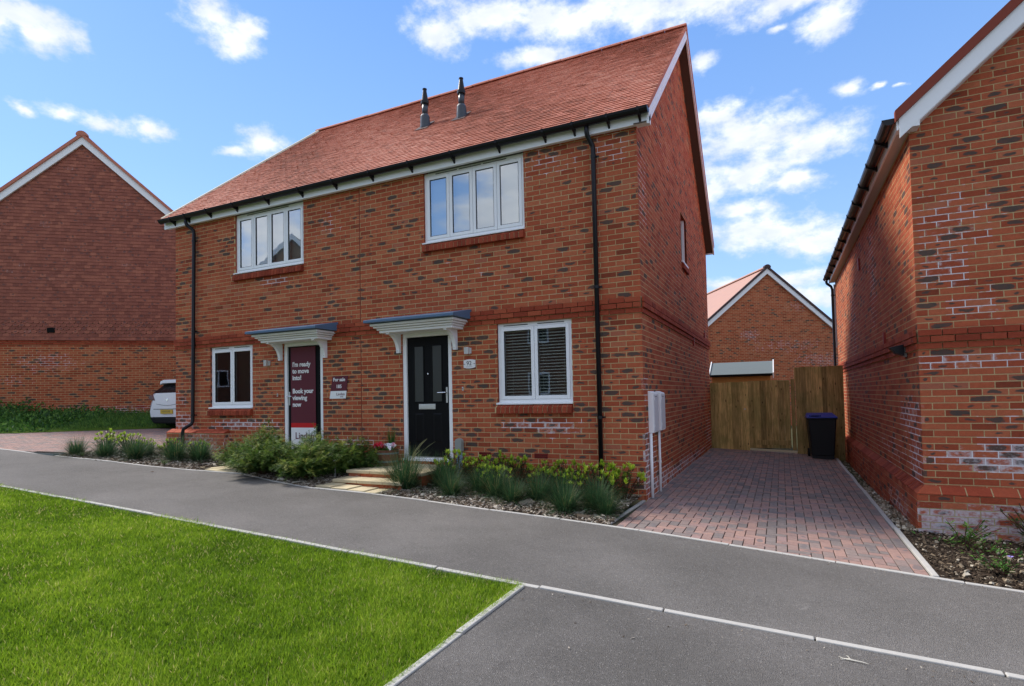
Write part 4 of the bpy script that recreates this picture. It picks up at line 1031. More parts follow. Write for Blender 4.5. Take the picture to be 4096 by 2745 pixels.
for x, z, l in ((-2.83, 1.58, 'tiny steel door bell push right of the black door'), (-6.83, 1.56, 'tiny steel door bell push left of the maroon banner door')):
    t = thing('door_bell', l, 'door bell', (x, 0, z), 0, 'door bell pushes'); boxo('bell_body', 'steel', t, -.013, .013, -.016, -.001, -.03, .03, bevel=.004); mb = MB(); mb.tube([(0, -.022, 0), (0, -.015, 0)], .007, 8); mb.build('bell_button', 'dark', t)
def upost(x, label):
    t = thing('utility_post', label, 'utility post', (x, -.10, gz(x)), 0, 'grey utility posts beside the front doors')
    zt = .80-gz(x); b = MB(); pr = [(-.058, zt-.19), (.058, zt-.19), (.058, zt-.03), (.04, zt), (.0, zt+.012), (-.04, zt), (-.058, zt-.03)]; b.prism(pr, 1, -.04, .05); b.build('post_head', 'greybox', t, bevel=.006)
    boxo('post_duct', 'bluepipe', t, -.035, .035, -.025, .04, .0, zt-.19)
upost(-2.86, 'grey capped utility post right of the black front door'); upost(-6.81, 'grey capped utility post half hidden by feathery shrubs')
# banner on door 185
t = thing('door_banner', 'maroon banner with white lettering stuck on the left front door', 'banner', (-6.20, .0285, .60))
bx0, bx1 = -6.525+6.20, -5.92+6.20
boxo('banner_sheet', 'maroon', t, bx0, bx1, -.002, .0, 1.04-.6, 2.43-.6)
boxo('banner_stripe', 'redstripe', t, bx0, bx1, -.002, .0, .955-.6, 1.0399-.6)
boxo('banner_foot', 'lettering', t, bx0, bx1, -.002, .0, .55-.6, .9549-.6)
for i, s in enumerate(("I'm ready", 'to move', 'into!', None, 'Book your', 'viewing', 'now')):
    if s: text(s, .118, 'lettering', t, (bx0+.042, -.0035, 2.075-.6-.1225*i), bold=.0035)
text('Linden', .17, 'maroonletter', t, (bx0+.1, -.0035, .75-.6), bold=.002)
# for sale board
t = thing('for_sale_sign', 'maroon and white for sale sign with number 185 on the brick wall', 'sign', (-5.345, -.012, 1.67), 0)
def sheet(z0, z1, mat, name):
    b = MB(); sk = lambda z: -.06*(z-.2)*1.6/1.
    x0 = lambda z: -.185+.085*(z+.2)/.4*1.0-.03; b.prism([(-.205+.07*(z0+.2)/.4, z0), (.160+.055*(z0+.2)/.4, z0), (.160+.055*(z1+.2)/.4, z1), (-.205+.07*(z1+.2)/.4, z1)], 1, -.006, .0); return b.build(name, mat, t)
sheet(-.067, .195, 'maroon', 'sign_board'); sheet(-.2, -.0672, 'lettering', 'sign_foot')
text('For sale', .085, 'lettering', t, (.018, -.0075, .105), bold=.0022, align='CENTER')
text('185', .085, 'lettering', t, (.01, -.0075, -.015), bold=.0018, align='CENTER')
text('Linden', .07, 'maroonletter', t, (.045, -.0075, -.145), align='CENTER'); text('HOMES', .022, 'maroonletter', t, (.07, -.0075, -.177), align='CENTER')

# ------------------------------------------------------------------ front steps
st = thing('front_steps', 'buff slab steps with brick risers up to the black front door', 'steps', (-3.7, -.6, .19))
def slab(x0, x1, y0, y1, z, t=.045, mat='slab'):
    o = boxo('paving_slab', mat, st, x0+3.7, x1+3.7, y0+.6, y1+.6, z-t-.19, z-.19, bevel=.006); return o
for (x0, x1) in ((-4.35, -3.9), (-3.893, -3.44), (-3.433, -2.97)): slab(x0, x1, -.955, -.48, .38); slab(x0, x1, -.473, -.002, .38)
for (x0, x1) in ((-4.34, -3.89), (-3.883, -3.43), (-3.423, -3.1)): slab(x0, x1, -1.26, -.92, .285)
for (x0, x1) in ((-4.40, -4.10), (-4.093, -3.80), (-3.793, -3.5), (-3.493, -3.3)): slab(x0, x1, -1.55, -1.20, gz(x0)+.012, .03)
def riser(x0, x1, y, z0, z1):
    x = x0
    while x < x1-.02:
        w = min(.215, x1-x); b = MB(); b.box(0, w, 0, .09, 0, z1-z0, (random.random(), random.choice((0, .5, .9)), random.choice((.1, .4)))); me = b.mesh('riser_brick', 'brick')
        o = bpy.data.objects.new('riser_brick', me); COL.objects.link(o); o.parent = st; o.location = (x+3.7, y+.6, z0-.19); x += .225
riser(-4.32, -3.0, -.93, .285, .333); riser(-4.31, -3.12, -1.235, .17, .238)
boxo('step_core', 'mortar', st, -4.31+3.7, -3.0+3.7, -.9+.6, -.01+.6, -.15, .145); boxo('step_core', 'mortar', st, -4.30+3.7, -3.13+3.7, -1.2+.6, -.9+.6, -.15, .049)
b = MB()
for (x0, x1, y0, y1) in ((-2.99, -2.98, -.93, -.01),): b.box(x0+3.7, x1+3.7, y0+.6, y1+.6, -.1, .14)
b.build('side_brickwork', 'brick', st)
pth = setting(ground_poly('entrance_path', [(-7.35, -1.57), (-6.7, -1.42), (-6.3, -1.30), (-5.9, -1.33), (-5.72, -.0), (-6.75, -.0)], 'jointsand', .0))
for i in range(5):
    for j in range(3):
        xa = -7.2+.29*i+.09*j; ya = -1.42+.34*j+(.1 if i < 1 and j == 0 else 0); w = .28
        if ya < far_y(xa)+.02: ya = far_y(xa)+.03
        b = MB(); b.prism([(xa, ya), (xa+w, ya+.0), (xa+w+.09, ya+.33), (xa+.09, ya+.33)], 2, -.03, .0); 
        me = b.mesh('paving_slab', 'slab')
        for v in me.vertices: v.co.z += gz(v.co.x)+.012
        o = bpy.data.objects.new('paving_slab', me); COL.objects.link(o); o.parent = pth

# ------------------------------------------------------------------ right house
M['vergecap'] = plain('red_brown_verge', (.24, .055, .035), .75, .2, .2, 12)
rh = thing('brick_house', 'red brick house at the right edge with white barge board and black gutter', 'house', (3.11, 0, 0))
RD, RW = 9.78, 7.2; RE = 4.37; RS = .88
rtop = lambda x: RE+.14+min(x, RW-x)*RS
RP = Pieces(rh, 'brick', 'brick', rootm=Matrix.Translation((3.11, 0, 0))); RB = Pieces(rh, 'band_brick', 'band', rootm=Matrix.Translation((3.11, 0, 0)))
o_ = .047   # course offset so that the band falls where it does
def rbricks(P, O, u, n, L, z0, z1, **k): wall_bricks(P, (O[0], O[1], O[2]), u, n, L, z0, z1, **k)
Z0 = -.003
rband = ((25, 26, .020), (26, 28, .042))
spR = [(1.2, .72, 1.1, .14, 1.5), (1.0, .62, .9, .12, 1.25), (.35, 3.3, .5, .5, .55), (1.6, 3.45, .8, .25, .35), (.5, 1.72, .9, .12, .8), (.5, 2.35, .3, .15, .8), (1.6, 1.1, 1.2, .15, .5), (.3, 2.75, .25, .3, .7), (1.0, 2.1, 1.2, .2, .3)]
wall_bricks(RP, (RW, 0, Z0), (-1, 0, 0), (0, -1, 0), RW, .225, 7.6, [], [(RW-a, b, c, d, e) for a, b, c, d, e in spR], band=rband, top=lambda t: rtop(RW-t), dark=lambda x, z: .42 if x > RW-3 else .3, bandP=RB, phase=1)
spRs = [(.6, 1.1, .8, .3, .8), (.35, .6, .4, .4, .9), (3.2, 3.3, .5, 1.2, .6), (6.0, 2.9, .8, 1.2, .5), (7.5, 1.5, 1.5, .8, .35), (2, .6, 1.5, .3, .5)]
wall_bricks(RP, (0, 0, Z0), (0, 1, 0), (-1, 0, 0), RD, .225, RE, [], spRs, band=rband, dark=lambda x, z: .28, bandP=RB)
# fix corner: bricks on the long wall are measured from its far end; near corner bricks close the bond
backing(rh, (RW, 0, Z0), (-1, 0, 0), (0, -1, 0), RW, -.3, 7.7, [], [(RW-a, b, c, d, e) for a, b, c, d, e in spR], top=lambda t: rtop(RW-t))
backing(rh, (0, 0, Z0), (0, 1, 0), (-1, 0, 0), RD, -.4, RE+.1, [], spRs, depth=.0015)
# plinth
PZ = .265
spRp = [(.7, -.05, 3.5, .19, 1.55), (.5, .1, 1.2, .14, 1.2)]
RPl = Pieces(rh, 'plinth_brick', 'brick', rootm=Matrix.Translation((3.11, 0, 0)))
wall_bricks(RPl, (RW, -.085, -.035), (-1, 0, 0), (0, -1, 0), RW+.085, -.3, PZ+.035, [], [(RW+.085-a, b, c, d, e) for a, b, c, d, e in spRp], dark=lambda x, z: .4)
spq = [(1.2, .0, .9, .2, .95), (3, -.05, 2, .12, .5)]
L_ = 8.0
wall_bricks(RPl, (-.085, L_, -.035), (0, -1, 0), (-1, 0, 0), L_+.085, -.375, PZ+.035, [], [(L_+.085-a, b, c, d, e) for a, b, c, d, e in spq], phase=1)
mb = MB(); mb.box(-.079, RW, -.079, .0, -.5, PZ-.004); mb.box(-.079, 0, .0001, L_, -.5, PZ-.004); mb.build('plinth_core', 'mortar', rh)
RPl.flush(160)
cpm = [MB() for _ in range(5)]; cps = []
for b in cpm:
    b.prism([(-.087, 0), (-.087, .012), (0, .088), (.01, .088), (.01, 0)], 0, 0, .213, (random.random(), 0, 0)); cps.append(b.mesh('plinth_coping_brick', 'band'))
x = .0
b = MB(); q = [(-.087, -.087, PZ), (.13, -.087, PZ), (.13, -.087, PZ+.012), (-.087, -.087, PZ+.012)]   # mitred corner brick
b.faces([(-.087, -.087, PZ), (.135, -.087, PZ), (.135, -.087, PZ+.012), (-.087, -.087, PZ+.012), (0, 0, PZ+.088), (.135, 0, PZ+.088), (-.087, .10, PZ), (-.087, .10, PZ+.012), (0, .10, PZ+.088)], [(0, 1, 2, 3), (3, 2, 5, 4), (6, 0, 3, 7), (7, 3, 4, 8)], (.9, 0, 0)); b.build('plinth_coping_brick', 'band', rh, fix=False)
x = .145
while x < RW-.2:
    o = bpy.data.objects.new('plinth_coping_brick', random.choice(cps)); COL.objects.link(o); o.parent = rh; o.location = (x, 0, PZ); x += .225
y = .11; k = 0
while y < L_-.1:
    ln = .1025 if y < 1.4 else .215
    b = MB(); b.prism([(-.087, 0), (-.087, .012), (0, .088), (.01, .088), (.01, 0)], 0, 0, ln-.002, (random.random(), 0, 0))
    o = bpy.data.objects.new('plinth_coping_brick', b.mesh('plinth_coping_brick', 'band')); COL.objects.link(o); o.parent = rh; o.rotation_euler = (0, 0, R(-90)); o.location = (0, y+ln, PZ+(.006 if k % 4 == 3 else 0)); y += ln+.010; k += 1
mb = MB(); mb.prism([(-.083, PZ), (-.083, PZ+.008), (0, PZ+.082), (.01, PZ+.082), (.01, PZ)], 0, .01, RW); mb.prism([(-.083, PZ), (-.083, PZ+.008), (0, PZ+.082), (.0, PZ)], 1, .01, L_); mb.build('coping_mortar', 'mortar', rh)
RP.flush(); RB.flush(80)
mb = MB(); mb.face([(RW, 0, -.3), (RW, RD, -.3), (RW, RD, RE), (RW, 0, RE)]); mb.face([(0, RD, -.3), (RW, RD, -.3), (RW, RD, RE), (RW/2, RD, RE+RW/2*RS), (0, RD, RE)]); mb.build('rear_wall', 'bricktex', rh, fix=False)
# roof: tile edges seen along the verge
ez = RE-.09
def slope_slab(parent, x0, z0, x1, z1, y0, y1, t, mat, name):
    b = MB(); b.prism([(x0, z0), (x1, z1), (x1, z1+t), (x0, z0+t)], 1, y0, y1); return b.build(name, mat, parent)
hx = RW/2; rzr = ez+.09+(hx+.25)*RS
slope_slab(rh, -.17, ez+.15, hx, rzr, -.13, RD+.13, .03, 'tile', 'roof_slope'); slope_slab(rh, RW+.25, ez+.08, hx, rzr, -.13, RD+.13, .03, 'tile', 'roof_slope')
# verge tiles one by one along the near gable
n = int(math.hypot(hx+.17, rzr-ez)/.1)-1; vd = Vector((hx+.17, 0, rzr-ez-.15)).normalized(); vn = Vector((-vd.z, 0, vd.x))
TP = Pieces(rh, 'roof_tile', 'tile', .014, rootm=Matrix.Translation((3.11, 0, 0)))
for k in range(n):
    s = (k+.5)*.1
    for j in range(0, 60):
        y = -.15+.0825+.165*j
        if y > RD: break
        c = Vector((-.17, y+(.04 if k % 2 else 0), ez+.182))+vd*s
        TP.add(c, (0, -1, 0), tuple(vd), tuple(vn), .163, .112, (random.random(), 0, random.uniform(0, .2)), .0, 'tile')
TP.flush(60)
def rverge(s0, s1, mat, name, y0, y1, up0, up1):
    b = MB(); b.prism([(s0, ez+.08+(s0+.25)*RS+up0), (s1, ez+.08+(s1+.25)*RS+up0), (s1, ez+.08+(s1+.25)*RS+up1), (s0, ez+.08+(s0+.25)*RS+up1)], 1, y0, y1); return b.build(name, mat, rh)
rverge(-.115, hx, 'white', 'barge_board', -.17, -.15, -.225, -.008)
rverge(-.155, hx, 'vergecap', 'verge_tiles', -.20, -.13, -.007, .118)
rverge(0, hx, 'white', 'verge_soffit', -.15, .0, -.235, -.215)
mb = MB(); mb.prism([(-.118, RE-.012), (.075, RE-.012), (.075, RE+.07), (-.118, RE+.10)], 1, -.168, .0); mb.build('verge_box_end', 'white', rh)
# side soffit, fascia and gutter
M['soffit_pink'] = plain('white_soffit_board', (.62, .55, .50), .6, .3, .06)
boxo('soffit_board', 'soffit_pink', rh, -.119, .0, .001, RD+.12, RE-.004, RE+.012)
boxo('fascia_board', 'white', rh, -.139, -.12, -.15, RD+.12, RE-.02, RE+.15)
g = MB(); nn = 8; gy, gzz, r_ = -.208, RE+.125, .066
pts = [(gy+r_*math.cos(t), gzz+r_*math.sin(t)) for t in np.linspace(math.pi, 2*math.pi, nn)]; inn = [(gy+(r_-.006)*math.cos(t), gzz+.001+(r_-.006)*math.sin(t)) for t in np.linspace(2*math.pi, math.pi, nn)]
g.prism(pts+inn, 1, -.14, RD+.13); gt = g.build('gutter', 'black', rh)
for ye in (-.152, RD+.13): q = MB(); q.prism([(gy+(r_+.006)*math.cos(t), gzz+(r_+.006)*math.sin(t)) for t in np.linspace(math.pi, 2*math.pi, nn)], 1, ye, ye+.014); q.build('gutter_end_cap', 'black', gt)
for k in range(12):
    y = .4+k*.82; q = MB(); q.prism([(gy-r_-.006, gzz+.012), (gy-r_-.004, gzz-.04), (gy-.03, gzz-r_-.006), (-.142, gzz-.12), (-.142, gzz+.012)], 1, y, y+.04); q.build('gutter_bracket', 'black', gt)
downpipe(rh, [(-.208, RD-.05, RE+.07), (-.208, RD-.05, RE-.0), (-.2, RD-.05, RE-.04), (-.10, RD-.05, RE-.13), (-.075, RD-.05, RE-.22), (-.075, RD-.05, .30), (-.16, RD-.05, .2), (-.16, RD-.05, -.4)], [(-.075, RD-.05, 4.0), (-.075, RD-.05, 2.3)])
boxo('corner_board', 'white', rh, -.03, .02, RD+.13, RD+.15, 2.6, RE-.05)
for y, z in ((4.6, 3.68), (2.1, 2.05)): boxo('wall_vent', 'airbrick', rh, -.03, .0, y, y+.07, z, z+.22)
boxo('wall_vent', 'airbrick', rh, 1.02, 1.05, -.03, .0, 4.2, 4.26)
t = thing('security_light', 'black security light on a bracket at the right house band course', 'security light', (3.11, .62, 1.93))
boxo('light_back_plate', 'greybox', t, -.035, -.005, -.02, .06, -.1, .14, bevel=.004); b = MB(); b.prism([(-.19, .02), (-.04, .05), (-.035, -.09), (-.12, -.06), (-.16, -.01)], 1, -.05, .09); b.build('light_hood', 'black', t, bevel=.004)

# ------------------------------------------------------------------ fence, gate, shed, bin
FY = 7.8
def board_run(parent, x0, x1, z0, z1, y, n, ox=0, col0=None):
    w = (x1-x0)/n
    for i in range(n):
        b = MB(); dz = random.uniform(-.008, .008); r = random.random()
        if random.random() < .2: r = min(1.2, r+.5)
        b.box(0, w-.004 if not ox else w+.012, 0, .018, z0, z1+dz, (r, 0, 0))
        o = b.build('fence_board', 'fence', parent); o.location = (x0+i*w, y+(.010 if (i % 2 and ox) else 0)+random.uniform(0, .003), 0)
f1 = thing('fence', 'low brown feather-edge board fence against the brick gable wall', 'fence', (0, FY, 0))
board_run(f1, .012, .92, -.12, 1.69, 0, 9, 1)
for z in (.25, .9, 1.5): boxo('fence_rail', 'fence', f1, .01, .92, .035, .08, z, z+.08)
g1 = thing('gate', 'closed brown boarded gate with small round latch across the drive end', 'gate', (.93, FY, 0))
board_run(g1, .0, .955, .02, 1.71, .004, 7)
for z in (.3, .9, 1.45): boxo('gate_rail', 'fence', g1, .01, .95, .03, .07, z, z+.09)
boxo('gate_kickboard', 'fence', g1, .17, .95, -.012, .003, .1, .22)
mb = MB(); mb.tube([(.06-.15, -.02, 1.0), (.06-.15, .0, 1.0)], .018, 10); mb.build('gate_latch', 'steel', g1)
f2 = thing('fence_post', 'brown timber post between the gate and the tall fence', 'fence post', (1.895, FY, 0))
boxo('post', 'fence', f2, .012, .10, -.01, .08, -.02, 1.73)
f3 = thing('fence', 'taller brown board fence panel behind the wheelie bin', 'fence', (2.0, FY, 0))
board_run(f3, .01, 1.03, -.3, 2.015, 0, 9, 1)
boxo('end_batten', 'freshwood', f3, -.012, .008, .0, .05, 1.70, 2.01)
for z in (.25, 1.0, 1.8): boxo('fence_rail', 'fence', f3, .01, 1.03, .035, .08, z, z+.08)
sh = thing('garden_shed', 'orange timber shed with grey felt roof behind the fence', 'shed', (.7, 9.4, -.1))
mb = MB(); mb.prism([(-.15, 0), (-.15, 2.02), (.45, 2.34), (1.05, 2.02), (1.05, 0)], 0, -.78, .74); mb.build('shed_body', 'shedwood', sh)
mb = MB(); mb.prism([(-.25, 2.00), (.45, 2.38), (.45, 2.40), (-.25, 2.03)], 0, -.84, .80); mb.build('shed_roof', 'felt', sh); mb = MB(); mb.prism([(1.15, 2.00), (.45, 2.38), (.45, 2.40), (1.15, 2.03)], 0, -.84, .80); mb.build('shed_roof', 'felt', sh)
boxo('felt_edge', 'dark', sh, -.83, .79, -.262, -.252, 1.965, 2.03)
for x in (-.86, .80):
    mb = MB(); mb.prism([(-.27, 1.9), (-.27, 2.05), (.45, 2.44), (.45, 2.3)], 0, x, x+.025); mb.build('barge_board', 'freshwhite', sh) if 'freshwhite' in M else mb.build('barge_board', 'white', sh)
for k in range(12): boxo('shed_board', 'shedwood', sh, -.78, .74, -.158+.001*(k % 2), -.151, .1+.155*k, .1+.155*k+.15)
bn = thing('wheelie_bin', 'black wheelie bin with blue lid in front of the tall fence', 'wheelie bin', (2.50, 7.2, gz(2.5)), R(2))
b = MB()
lo = [(-.23, -.30), (.23, -.30), (.23, .27), (-.23, .27)]; hi = [(-.29, -.36), (.29, -.36), (.29, .34), (-.29, .34)]
b.faces([(x, y, .06) for x, y in lo]+[(x, y, .93) for x, y in hi], [(0, 1, 5, 4), (1, 2, 6, 5), (2, 3, 7, 6), (3, 0, 4, 7), (0, 3, 2, 1)]); b.build('bin_body', 'binbody', bn, bevel=.03)
b = MB(); b.box(-.305, .305, -.375, .355, .90, .935); b.build('bin_rim', 'binbody', bn, bevel=.01)
b = MB(); b.faces([(-.31, -.40, .936), (.31, -.40, .936), (.31, .34, .936), (-.31, .34, .936), (-.30, -.39, .965), (.30, -.39, .965), (.27, .30, 1.03), (-.27, .30, 1.03)], [(0, 1, 5, 4), (1, 2, 6, 5), (2, 3, 7, 6), (3, 0, 4, 7), (4, 5, 6, 7)]); ld_ = b.build('bin_lid', 'binlid', bn, bevel=.01)
boxo('lid_grip', 'binlid', ld_, -.27, -.02, -.385, -.20, .965, 1.005, bevel=.01); boxo('lid_slot', 'dark', ld_, -.22, -.07, -.388, -.384, .972, .992)
for sx in (-.27, .23):
    b = MB(); b.tube([(sx, .25, .10), (sx+.045, .25, .10)], .10, 16); b.build('wheel', 'tyre', bn)
boxo('bin_foot', 'binbody', bn, -.22, .22, -.29, -.2, 0, .07)

# ------------------------------------------------------------------ generic gable houses beyond
def far_house(root, hw, zb, zap, slope, depth, brick_z, roofmat, bargem, capm, tile_from=None, name='brick', rootm=None, over=.12, spots=(), dark=.2, bands=()):
    topf = lambda x: zap-.12-abs(x-hw)*slope
    P = Pieces(root, 'brick', 'brick', rootm=rootm); PB2 = Pieces(root, 'band_brick', 'band', rootm=rootm)
    wall_bricks(P, (-hw, 0, 0), (1, 0, 0), (0, -1, 0), 2*hw, zb, brick_z, [], spots, top=topf, dark=lambda x, z: dark(x, z) if callable(dark) else dark, band=bands, bandP=PB2)
    backing(root, (-hw, 0, 0), (1, 0, 0), (0, -1, 0), 2*hw, zb-.3, zap, [], spots, top=topf)
    P.flush(300); PB2.flush(80)
    ze = zap-hw*slope
    mb = MB(); mb.face([(-hw, 0, zb-.3), (-hw, depth, zb-.3), (-hw, depth, ze), (-hw, 0, ze)]); mb.face([(hw, 0, zb-.3), (hw, depth, zb-.3), (hw, depth, ze), (hw, 0, ze)]); mb.face([(-hw, depth, zb-.3), (hw, depth, zb-.3), (hw, depth, ze), (0, depth, zap-.1), (-hw, depth, ze)]); mb.build('side_walls', 'bricktex', root, fix=False)
    for s in (-1, 1):
        b = MB(); e = (hw+.2); b.prism([(s*e, zap-e*slope-.05), (0, zap-.05), (0, zap), (s*e, zap-e*slope)], 1, -over-.02, depth+.1); b.build('roof_slope', roofmat, root)
        b = MB(); b.prism([(s*e, zap-e*slope-.30), (0, zap-.30), (0, zap-.05), (s*e, zap-e*slope-.05)], 1, -over, -over+.02); b.build('barge_board', bargem, root)
        b = MB(); b.prism([(s*e, zap-e*slope-.052), (0, zap-.052), (0, zap+.07), (s*e, zap-e*slope+.07)], 1, -over-.05, -over+.05); b.build('verge_cap', capm, root)
        b = MB(); b.prism([(s*e, zap-e*slope-.28), (0, zap-.28), (0, zap-.26), (s*e, zap-e*slope-.26)], 1, -over+.02, 0); b.build('verge_soffit', bargem, root)
    b = MB(); b.prism([(.16*math.cos(t), zap+.0+.13*math.sin(t)) for t in np.linspace(-.2, math.pi+.2, 9)], 1, -over-.06, -over+.1); b.build('ridge_cap', capm, root)
    b = MB(); b.prism([(.12*math.cos(t), zap-.02+.10*math.sin(t)) for t in np.linspace(0, math.pi, 7)], 1, -over+.1, depth); b.build('ridge_tiles', roofmat, root)
# back house
M['capbrown'] = plain('dark_brown_cap', (.075, .045, .045), .7, .2)
bl = (1.22, 21.48, -.3); br = R(28.7)
BH = thing('brick_house', 'red brick gable house with pale clay roof seen beyond the fence', 'house', bl, br)
BMx = Matrix.Translation(bl) @ Matrix.Rotation(br, 4, 'Z')
far_house(BH, 4.2, 0, 7.60, .845, 8.2, 7.5, 'farroof', 'white', 'capbrown', rootm=BMx, spots=[(5.0, 3.9, 2.5, .5, .45), (7, 3.2, 2, .5, .55), (5.7, 5.8, .6, .3, .5), (3.3, 4.4, .6, .3, .6)], dark=lambda x, z: .13 if z > 4.5 else .24)
# left house
ll = (-19.0, 3.05, .95); lr = R(39.1)
LH = thing('tile_hung_house', 'house at the left edge with maroon hanging tiles above a brick ground floor', 'house', ll, lr)
LMx = Matrix.Translation(ll) @ Matrix.Rotation(lr, 4, 'Z')
TZ = 2.63; LZ = 9.40
far_house(LH, 4.9, -.15, LZ, .90, 9, TZ, 'tile', 'white', 'tile', rootm=LMx, spots=[(3.9, 1.9, 1.2, .4, .55), (6, .3, 2.5, .12, .7), (3, 1.3, .6, .2, .5)], dark=.30, bands=((33, 36, .02),))
HP = Pieces(LH, 'hanging_tile', 'hung', .012, rootm=LMx)
k = 0; z = TZ
ltop = lambda x: LZ-.22-abs(x)*.90
while z < LZ-.3:
    fish = 1 < k < 6
    x = -4.9-(.0825 if k % 2 else 0)
    while x < 4.9:
        if ltop(x+.08) > z+.1 or ltop(x+.08) > z+.03:
            cx = x+.0825; col = (min(1, max(0, random.gauss(.5, .22))), random.choice((0, 0, 0, .6)), salt(cx, z, [(-1, 4.6, 1.2, .25, .55), (-2.2, 3.4, .5, .6, .35), (2.2, 3.9, .6, .6, .35)])+(.75 if random.random() < .008 else 0))
            HP.add((cx, -.03, z+.055), (1, 0, 0), (0, 0, 1), (0, -1, 0), .163, .118, col, random.uniform(.0, .003), 'fish' if fish else 'tile')
        x += .165
    z += .108; k += 1
HP.flush(300)
boxo('wall_vent', 'dark', LH, -.98, -.77, -.06, -.03, TZ+.24, TZ+.40)
for x in (-1.55, 1.55): boxo('air_brick', 'airbrick', LH, x, x+.24, -.006, .02, .38, .44)

# opposite houses (behind the camera; the windows mirror them)
def simple_house(loc, rz, w, d, ze, zr, label, gable_front=False):
    t = thing('brick_house', label, 'house', loc, rz); b = MB()
    b.box(-w/2, w/2, -d, 0, -.5, ze); b.build('wall', 'bricktex', t)
    b = MB()
    if gable_front:
        b.prism([(-w/2-.3, ze), (0, zr), (w/2+.3, ze)], 1, -d, .15); b.build('roof', 'ridgedark', t)
        for s in (-1, 1):
            q = MB(); q.prism([(s*(w/2+.35), ze-.05), (0, zr+.02), (0, zr-.33), (s*(w/2+.02), ze-.05)], 1, .151, .2); q.build('barge_board', 'white', t)
        q = MB(); q.prism([(-w/2+.3, ze-.0), (0, zr-.5), (w/2-.3, ze)], 1, .01, .152); q.build('gable_wall', 'bricktex', t)
    else:
        b.prism([(.3, ze), (-d/2, zr), (-d-.3, ze)], 0, -w/2-.2, w/2+.2); b.build('roof', 'ridgedark', t)
    x = -w/2+1.2
    while x < w/2-1:
        for z in (1.0, 3.7):
            q = MB(); q.box(x, x+1.2, .0, .05, z, z+1.15); wn = q.build('window', 'white', t)
            for k in (0, 1): boxo('pane', 'carglass', wn, x+.08+.57*k, x+.55+.57*k, .05, .055, z+.1, z+1.05)
        x += 2.6
simple_house((-11, -20, gz(-11)), 0, 12, 8, 5.1, 8.4, 'brick terrace across the street mirrored in the lower windows')
simple_house((-34, -18, gz(-30)), R(-40), 12, 8, 5.4, 9.2, 'third brick house across the street mirrored in the far left window')
simple_house((-24.5, -17, gz(-24.5)), R(-25), 6.5, 9, 6.8, 10.2, 'gabled brick house across the street mirrored in an upper window', True)

# ------------------------------------------------------------------ car
CX, CY = -14.14, 2.7; cz0 = gz(CX)
car = thing('parked_car', 'white hatchback parked nose-in on the side driveway, seen from behind', 'car', (CX, CY+2.0, cz0))
def loft(name, mat, secs, parent, smooth=True):
    """secs: list of (y, [(x,z)...]) closed loops of equal length, mirrored by the caller"""
    b = MB(); n = len(secs[0][1]); i0 = 0
    for y, loop in secs: b.v += [(x, (y[j] if isinstance(y, list) else y), z) for j, (x, z) in enumerate(loop)]
    for s in range(len(secs)-1):
        for j in range(n-1):
            b.f.append((s*n+j, s*n+j+1, (s+1)*n+j+1, (s+1)*n+j)); b.c.append((.5, 0, 0)); b.uv.append(None)
    return b.build(name, mat, parent, smooth=smooth)
def half(pts): return [(-x, z) for x, z in pts]+[(x, z) for x, z in pts[::-1][0:]]
# side outline sections going forward from the rear; each: y and list (x,z) from sill up to belt
b = MB()
sec = [(-2.02, [(.74, .36), (.78, .52), (.70, .70), (.66, .80), (.60, .86), (.60, .96), (.50, 1.04)]),
       (-1.97, [(.74, .34), (.82, .52), (.83, .70), (.79, .80), (.74, .86), (.76, .96), (.66, 1.05)]),
       (-1.75, [(.84, .32), (.90, .52), (.91, .72), (.89, .84), (.88, .92), (.86, .98), (.78, 1.06)]),
       (-1.2, [(.87, .30), (.92, .55), (.92, .75), (.91, .86), (.90, .92), (.88, .97), (.80, 1.03)]),
       (.6, [(.87, .30), (.92, .55), (.92, .75), (.91, .86), (.90, .90), (.88, .94), (.80, .98)]),
       (1.5, [(.84, .32), (.88, .52), (.88, .68), (.86, .76), (.84, .80), (.80, .84), (.7, .86)]),
       (2.0, [(.6, .36), (.66, .48), (.66, .58), (.62, .64), (.58, .68), (.52, .70), (.4, .72)])]
loops = [(y, [(-x, z) for x, z in pts]+[(x, z) for x, z in pts[::-1]]) for y, pts in sec]
body = loft('body', 'carpaint', loops, car)
n7 = 14
bb = MB(); y0, lp = loops[0]; bb.face([(x, y0, z) for x, z in lp]); bb.face([(x, loops[-1][0], z) for x, z in loops[-1][1]][::-1]); bb.build('end_panel', 'carpaint', car, fix=False)
# cabin: glasshouse and roof
gh = [(-1.90, .70, 1.05, .42, 1.10), (-1.62, .76, 1.05, .52, 1.33), (-1.42, .78, 1.04, .58, 1.40)]
b = MB(); b.faces([(-.68, -1.99, 1.045), (.68, -1.99, 1.045), (.56, -1.66, 1.36), (-.56, -1.66, 1.36)], [(0, 1, 2, 3)]); b.build('rear_window', 'carglass', car)
b = MB(); cab = [(-.80, -1.93, 1.04), (.80, -1.93, 1.04), (.80, 1.1, .97), (-.80, 1.1, .97), (-.57, -1.58, 1.38), (.57, -1.58, 1.38), (.56, .2, 1.42), (-.56, .2, 1.42)]
b.faces(cab, [(0, 4, 7, 3), (1, 2, 6, 5), (2, 3, 7, 6), (0, 1, 5, 4)]); b.build('side_glass', 'carglass', car)
b = MB(); b.prism([(-.60, 1.375), (-.5, 1.43), (0, 1.445), (.5, 1.43), (.60, 1.375)], 1, -1.62, .25); b.build('car_roof', 'carpaint', car, bevel=.01)
b = MB(); b.prism([(-.62, 1.29), (-.60, 1.39), (-.45, 1.43), (.45, 1.43), (.60, 1.39), (.62, 1.29), (.5, 1.33), (-.5, 1.33)], 1, -1.84, -1.58); b.build('spoiler', 'carpaint', car, bevel=.01)
